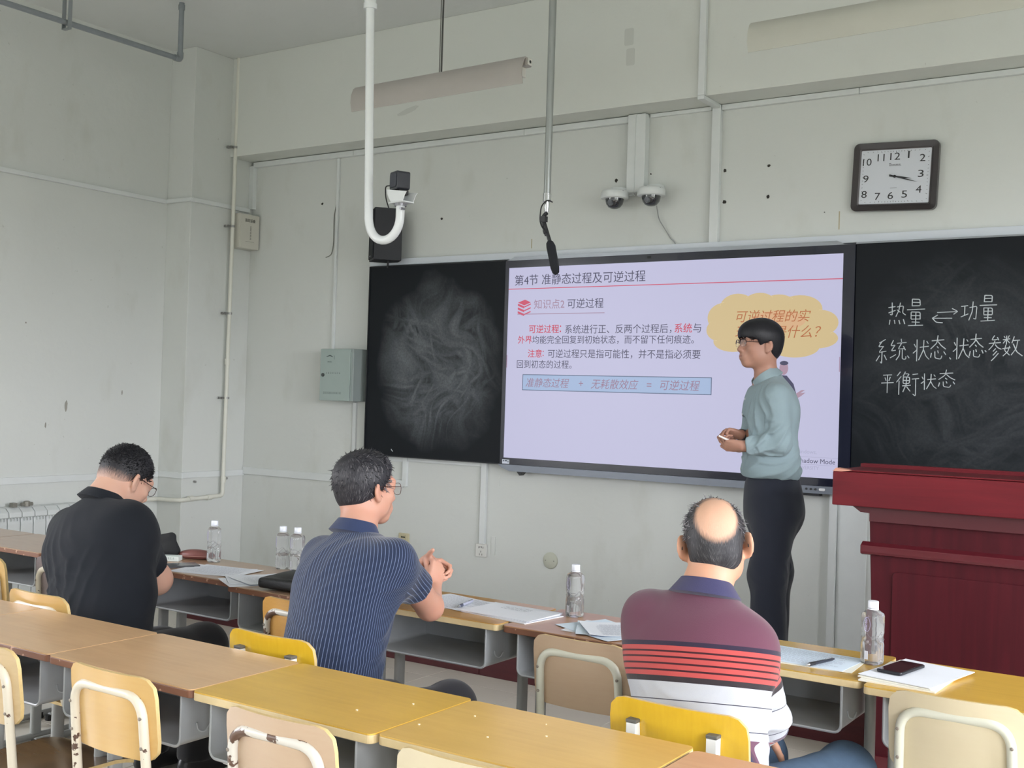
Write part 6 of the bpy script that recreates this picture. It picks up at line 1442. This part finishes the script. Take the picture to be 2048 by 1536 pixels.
def bottle(x, y, rz, label, s=1.0, lab=True):
    t = thing('water_bottle', label, 'bottle', (x, y, DZ), rz, 'square clear water bottles on the front row')
    prof = [(.022,.0),(.0265,.003),(.0275,.012),(.0275,.058),(.0262,.064),(.0240,.074),(.0262,.086),(.0275,.092),(.0275,.140),(.026,.147),(.018,.156),(.0125,.160),(.0125,.166)]
    MB().lathe([(r*s, z*s) for r, z in prof], seg=32, sq=4.5).build('body', M_btl, t, smooth=True)
    # raised diamond and stripes pressed into the waist
    m = MB()
    for k in range(4):
        a = R_(90*k); c, sn = math.cos(a), math.sin(a)
        def P(u, z, o=.0278): return (c*o*s-sn*u*s, sn*o*s+c*u*s, z*s)
        m.tube([P(-.018, .074, .0262), P(0, .092), P(.018, .074, .0262), P(0, .058), P(-.018, .074, .0262)], .0011*s, 5)
        for u in (-.012, 0, .012): m.tube([P(u, .012), P(u, .052-abs(u)*.6)], .0009*s, 5)
    m.build('embossed_pattern', M_btl, t, smooth=True)
    c_ = MB().lathe([(.0150*s, .163*s), (.0152*s, .164*s), (.0152*s, .181*s), (.0138*s, .183*s)], seg=24).build('cap', M_cap, t, smooth=True)
    MB().lathe([(.0158*s, .1585*s), (.0158*s, .162*s)], seg=24).build('neck_ring', M_cap, t, smooth=True)
    if lab:
        o = text('Ganten', 0, 0, .038*s, 0, M_lab, t, 'label_print', bold=.01, rot=(R_(90), R_(-90), 0), loc=(-.004*s, -.0283*s, .098*s))
        m = MB(); m.tube([(.011*s*math.cos(R_(q*15)), -.0281*s, (.117+.021*math.sin(R_(q*15)))*s) for q in range(25)], .0006, 4, cap=False); m.build('label_outline', M_lab, t)
    MB().box(-.006*s, .006*s, -.0284*s, -.0279*s, .016*s, .040*s).build('code_label', mat('white_code_label', (216, 218, 226), .5), t)
    return t
bottle(.195, -2.575, R_(-30), 'water bottle alone at the left, beside the brown case', 1.0)
bottle(.545, -2.505, R_(-40), 'left one of the two water bottles standing together behind the bag')
bottle(.618, -2.492, R_(-20), 'water bottle against the pinstriped shoulder, right of its twin')
bottle(2.04, -2.57, R_(-28), 'water bottle on the russet desk left of the balding man')
bottle(3.093, -2.60, R_(-20), 'large water bottle near the podium, beside the papers with the phone', 1.03)

PAPER = mat('white_paper', (226, 230, 238), .7, var=.015); PAPER2 = mat('warm_paper', (232, 230, 218), .7); BLUEP = mat('bluish_paper', (214, 228, 242), .7)
INKP = mat('grey_ink', (150, 156, 172), .8); INKD = mat('dark_ink', (92, 98, 112), .8)
def sheet(m, c, ang, z, w=.21, l=.297, curl=.0, t=.0006, seed=0):
    """one sheet lying flat at angle ang (its long side direction), slightly curled"""
    n = 8; vs = []; d = (math.cos(ang), math.sin(ang)); e = (-d[1], d[0])
    for k in (0, 1):
        for i in range(n+1):
            for j in range(n+1):
                u, v = i/n-.5, j/n-.5; zz = z+curl*(max(0, abs(u)-.25)*4)**2*.5*(1+.5*math.sin(seed+u*5))+curl*.4*(max(0, v-.2)*3)**2+k*t
                vs.append((c[0]+d[0]*u*l+e[0]*v*w, c[1]+d[1]*u*l+e[1]*v*w, zz))
    N1 = (n+1)**2; f = []
    for i in range(n):
        for j in range(n):
            a = i*(n+1)+j; f.append((a, a+1, a+n+2, a+n+1)); f.append((N1+a+1, N1+a, N1+a+n+1, N1+a+n+2))
    lp = [j for j in range(n+1)]+[i*(n+1)+n for i in range(1, n+1)]+[n*(n+1)+j for j in range(n-1, -1, -1)]+[i*(n+1) for i in range(n-1, 0, -1)]
    for i in range(len(lp)): a, b = lp[i], lp[(i+1) % len(lp)]; f.append((b, a, N1+a, N1+b))
    m.add(vs, f)
def papers(label, specs, lines=None, name='paper_stack', cat='papers'):
    """specs: (x, y, angle deg, z lift, curl, material)"""
    x0, y0 = specs[0][0], specs[0][1]; t = thing(name, label, cat, (x0, y0, DZ)); z = 0
    for i, (x, y, a, th, curl, mm) in enumerate(specs):
        m = MB(); sheet(m, (x-x0, y-y0), R_(a), z+.0002, curl=curl, t=max(th, .0006), seed=i)
        o = m.build('sheet', mm, t, smooth=True); z += max(th, .0006)+.0006+curl*.05
    if lines:
        x, y, a, n, mm = lines; m = MB(); d = (math.cos(R_(a)), math.sin(R_(a))); e = (-d[1], d[0]); rnd = random.Random(n)
        topz = z+specs[-1][4]*.0+.0004
        for q in range(n):
            v = -.085+.17*q/max(n-1, 1) if n > 4 else .02+.016*q; u0, u1 = (-.12, .12*rnd.uniform(.6, 1)) if n > 4 else (-.07, .05)
            u = u0
            while u < u1:
                w_ = rnd.uniform(.006, .02); 
                P = [(x-x0+d[0]*a_+e[0]*b_, y-y0+d[1]*a_+e[1]*b_, topz) for a_, b_ in ((u, v), (min(u+w_, u1), v), (min(u+w_, u1), v+.0022), (u, v+.0022))]
                m.add(P, [(0, 1, 2, 3)]); u += w_+.003
        m.build('text_lines', mm, t)
    return t, z
papers('two printed white sheets in front of the man in black', [(.385, -2.745, 14, .0008, .004, PAPER), (.41, -2.735, 10, .0006, .002, PAPER)], (.41, -2.735, 10, 14, INKP), 'paper_sheets')
papers('fan of white sheets sticking out from under the black bag', [(.72, -2.80, 60, .001, .003, PAPER), (.70, -2.76, 52, .0008, .006, PAPER), (.73, -2.74, 70, .0006, .008, PAPER)], (.73, -2.74, 70, 10, INKP), 'paper_sheets')
papers('white printed sheets with a pen on them by the clasped hands', [(1.56, -2.66, 4, .0008, .001, PAPER), (1.575, -2.645, -12, .0006, .001, PAPER)], (1.575, -2.645, -12, 12, INKP), 'paper_sheets')
papers('thick stack of white sheets bridging the oak and russet desks', [(1.855, -2.690, -8, .003, .0, PAPER), (1.845, -2.682, -5, .002, .0, PAPER), (1.850, -2.685, -2, .002, .002, PAPER)], (1.850, -2.675, -2, 3, INKD))
papers('messy pile of handwritten bluish sheets left of the balding man', [(2.27, -2.70, 5, .001, .002, PAPER), (2.25, -2.72, -25, .001, .004, BLUEP), (2.29, -2.69, 28, .001, .006, BLUEP), (2.31, -2.68, 40, .0006, .010, PAPER)], (2.31, -2.685, 40, 16, INKP), 'paper_pile')
papers('handwritten sheets with a black pen right of the balding man', [(2.93, -2.675, 3, .0012, .001, PAPER2), (2.915, -2.665, -3, .0006, .001, BLUEP)], (2.915, -2.665, -3, 14, INKP), 'paper_sheets')
papers('stack of blank white paper with a phone on it, near the podium', [(3.235, -2.70, 88, .004, .0, PAPER2), (3.24, -2.685, 82, .003, .0, PAPER2), (3.245, -2.68, 79, .002, .002, PAPER)], None)
def pen(a, b, z, label, bodym, gripm):
    a = Vector((a[0], a[1], 0)); b = Vector((b[0], b[1], 0)); d = (b-a).normalized(); L = (b-a).length
    t = thing('ballpoint_pen', label, 'pen', (a.x, a.y, z), math.atan2(d.y, d.x))
    MB().tube([(.016, 0, .005), (.05, 0, .005), (L-.01, 0, .005)], [.005, .0052, .0045], 12).build('barrel', bodym, t, smooth=True)
    MB().tube([(0, 0, .005), (.006, 0, .005), (.016, 0, .005)], [.0008, .002, .0045], 10).build('tip', MATS['bright_steel'], t, smooth=True)
    MB().tube([(.018, 0, .005), (.045, 0, .005)], .0056, 12).build('grip', gripm, t, smooth=True)
    MB().box(L-.045, L-.008, -.0014, .0014, .0095, .0112).build('clip', MATS['bright_steel'], t)
    MB().tube([(L-.01, 0, .005), (L, 0, .005)], .003, 10).build('button', bodym, t, smooth=True)
pen((1.655, -2.745), (1.622, -2.60), DZ+.0035, 'grey and clear pen on the sheets beside the clasped hands', mat('grey_clear_pen', (168, 172, 190), .2), mat('dark_pen_grip', (70, 74, 90), .6))
pen((2.957, -2.796), (2.995, -2.655), DZ+.004, 'black pen on the handwritten sheets right of the balding man', mat('black_pen', (34, 38, 48), .3), MATS['black_plastic'])
ph = thing('smartphone', 'black smartphone lying on the blank paper stack near the podium', 'phone', (3.198, -2.675, DZ+.0125), R_(-10+90))
MB().prism(rrect(-.082, .082, -.038, .038, .009), 0, .008, 'z').build('phone_case', mat('black_phone_case', (24, 26, 32), .35), ph, bevel=.002)
MB().prism(rrect(-.079, .079, -.035, .035, .007), .0082, .0088, 'z').build('glass', mat('phone_glass', (14, 16, 22), .08, coat=.5), ph)
MB().box(-.02, .02, -.034, -.033, .0088, .009).build('fold_line', mat('silver_edge', (120, 120, 124), .2, metal=.8), ph)
# black handbag
f = SDF((.72, -2.99, .74), (1.28, -2.50, .86), .005); bx = frame(R_(-8))
f.rbox((.985, -2.805, DZ+.028), (.155, .125, .021), bx, .014); f.ell((.99, -2.795, DZ+.045), (.130, .100, .024), bx, .03)
f.folds(1, lambda P: .0016*wob(P, 2.5, 3)); v, F = f.mesh()
bgt = thing('handbag', 'flat black leather bag lying on the desk left of the pinstriped man', 'bag', (.985, -2.80, DZ)); npmesh('bag_body', v, F, mat('black_bag_leather', (30, 31, 34), .45, bump=.3, bscale=300), bgt)
m = MB(); m.tube(fillet([(.845, -2.90, DZ+.040), (.90, -2.90, DZ+.046), (1.0, -2.915, DZ+.050), (1.12, -2.92, DZ+.046)], .03), .0022, 6); o = m.build('zip_seam', mat('zip_black', (60, 60, 64), .4), bgt, smooth=True); o.location = (-.985, 2.80, -DZ)
m = MB(); m.tube(fillet([(.88, -2.70, DZ+.058), (.95, -2.74, DZ+.064), (1.05, -2.74, DZ+.064), (1.12, -2.70, DZ+.058)], .03), .006, 8, flat=.5); o = m.build('handle', MATS['black_bag_leather'], bgt, smooth=True); o.location = (-.985, 2.80, -DZ)
# brown case
bc = thing('glasses_case', 'reddish brown oval leather case left of the single water bottle', 'case', (.070, -2.562, DZ), R_(24))
f = SDF((-.12, -.06, -.01), (.12, .06, .06), .004); f.ell((0, 0, .018), (.085, .034, .024), None, 0); f.cut((0, 0, .0005), (0, 0, -1)); v, F = f.mesh(); o = npmesh('case_body', v, F, mat('reddish_brown_leather', (126, 78, 74), .35, var=.08), None); o.parent = bc
m = MB(); m.tube([(.086*math.cos(R_(q*12)), .035*math.sin(R_(q*12)), .014) for q in range(31)], .0016, 5); m.build('seam', mat('pale_seam', (176, 136, 126), .5), bc)
# white pack, tablet and phone, black pouch near the man in black
wp_ = thing('small_white_pack', 'small white printed pack beside the black pouch', 'pack', (.035, -2.68, DZ), R_(32)); MB().box(-.045, .045, -.028, .028, 0, .022).build('carton', mat('white_carton', (212, 222, 218), .5), wp_, bevel=.002)
m = MB(); marks(m, -.035, .03, .014, .008, 6, -.0281); m.build('carton_print', mat('green_grey_print', (130, 150, 140), .6), wp_)
ta = thing('tablet', 'dark tablet with grey screen lying by the edge of the papers', 'tablet', (.185, -2.765, DZ), R_(62)); MB().prism(rrect(-.085, .085, -.05, .05, .008), 0, .007, 'z').build('tablet_case', mat('dark_tablet_case', (52, 54, 58), .4), ta, bevel=.0015)
MB().prism(rrect(-.078, .078, -.044, .044, .004), .0071, .0078, 'z').build('tablet_screen', mat('grey_tablet_screen', (96, 100, 104), .15), ta)
ba = thing('black_pouch', 'black cloth pouch standing behind the white pack, its flap folded over', 'pouch', (-.085, -2.63, DZ), R_(20))
f = SDF((-.16, -.10, -.01), (.16, .10, .16), .005); f.ell((-.01, 0, .03), (.10, .055, .038), None, 0); f.cone((-.07, .0, .06), (.05, -.01, .085), .026, .020, .03); f.cone((.0, 0, .075), (.055, -.01, .098), .018, .014, .02); f.cone((-.09, 0, .04), (-.07, 0, .095), .03, .022, .03); f.ell((.055, -.01, .045), (.03, .03, .03), None, .02)
f.cut((0, 0, .0008), (0, 0, -1)); f.folds(1, lambda P: .003*wob(P, 4, 2)); v, F = f.mesh(); o = npmesh('pouch_body', v, F, mat('black_pouch_cloth', (28, 30, 32), .8, bump=.3, bscale=500), None); o.parent = ba

# prints too fine to pick apart stay joined
for o in bpy.data.objects:
    if o.name.split('.')[0] in ('minute_track', 'printed_characters', 'small_print', 'text_lines', 'carton_print', 'maker_mark', 'hair_strands', 'pin_slot', 'sticker_print', 'drill_hole', 'paint_chip'): o['kind'] = 'stuff'
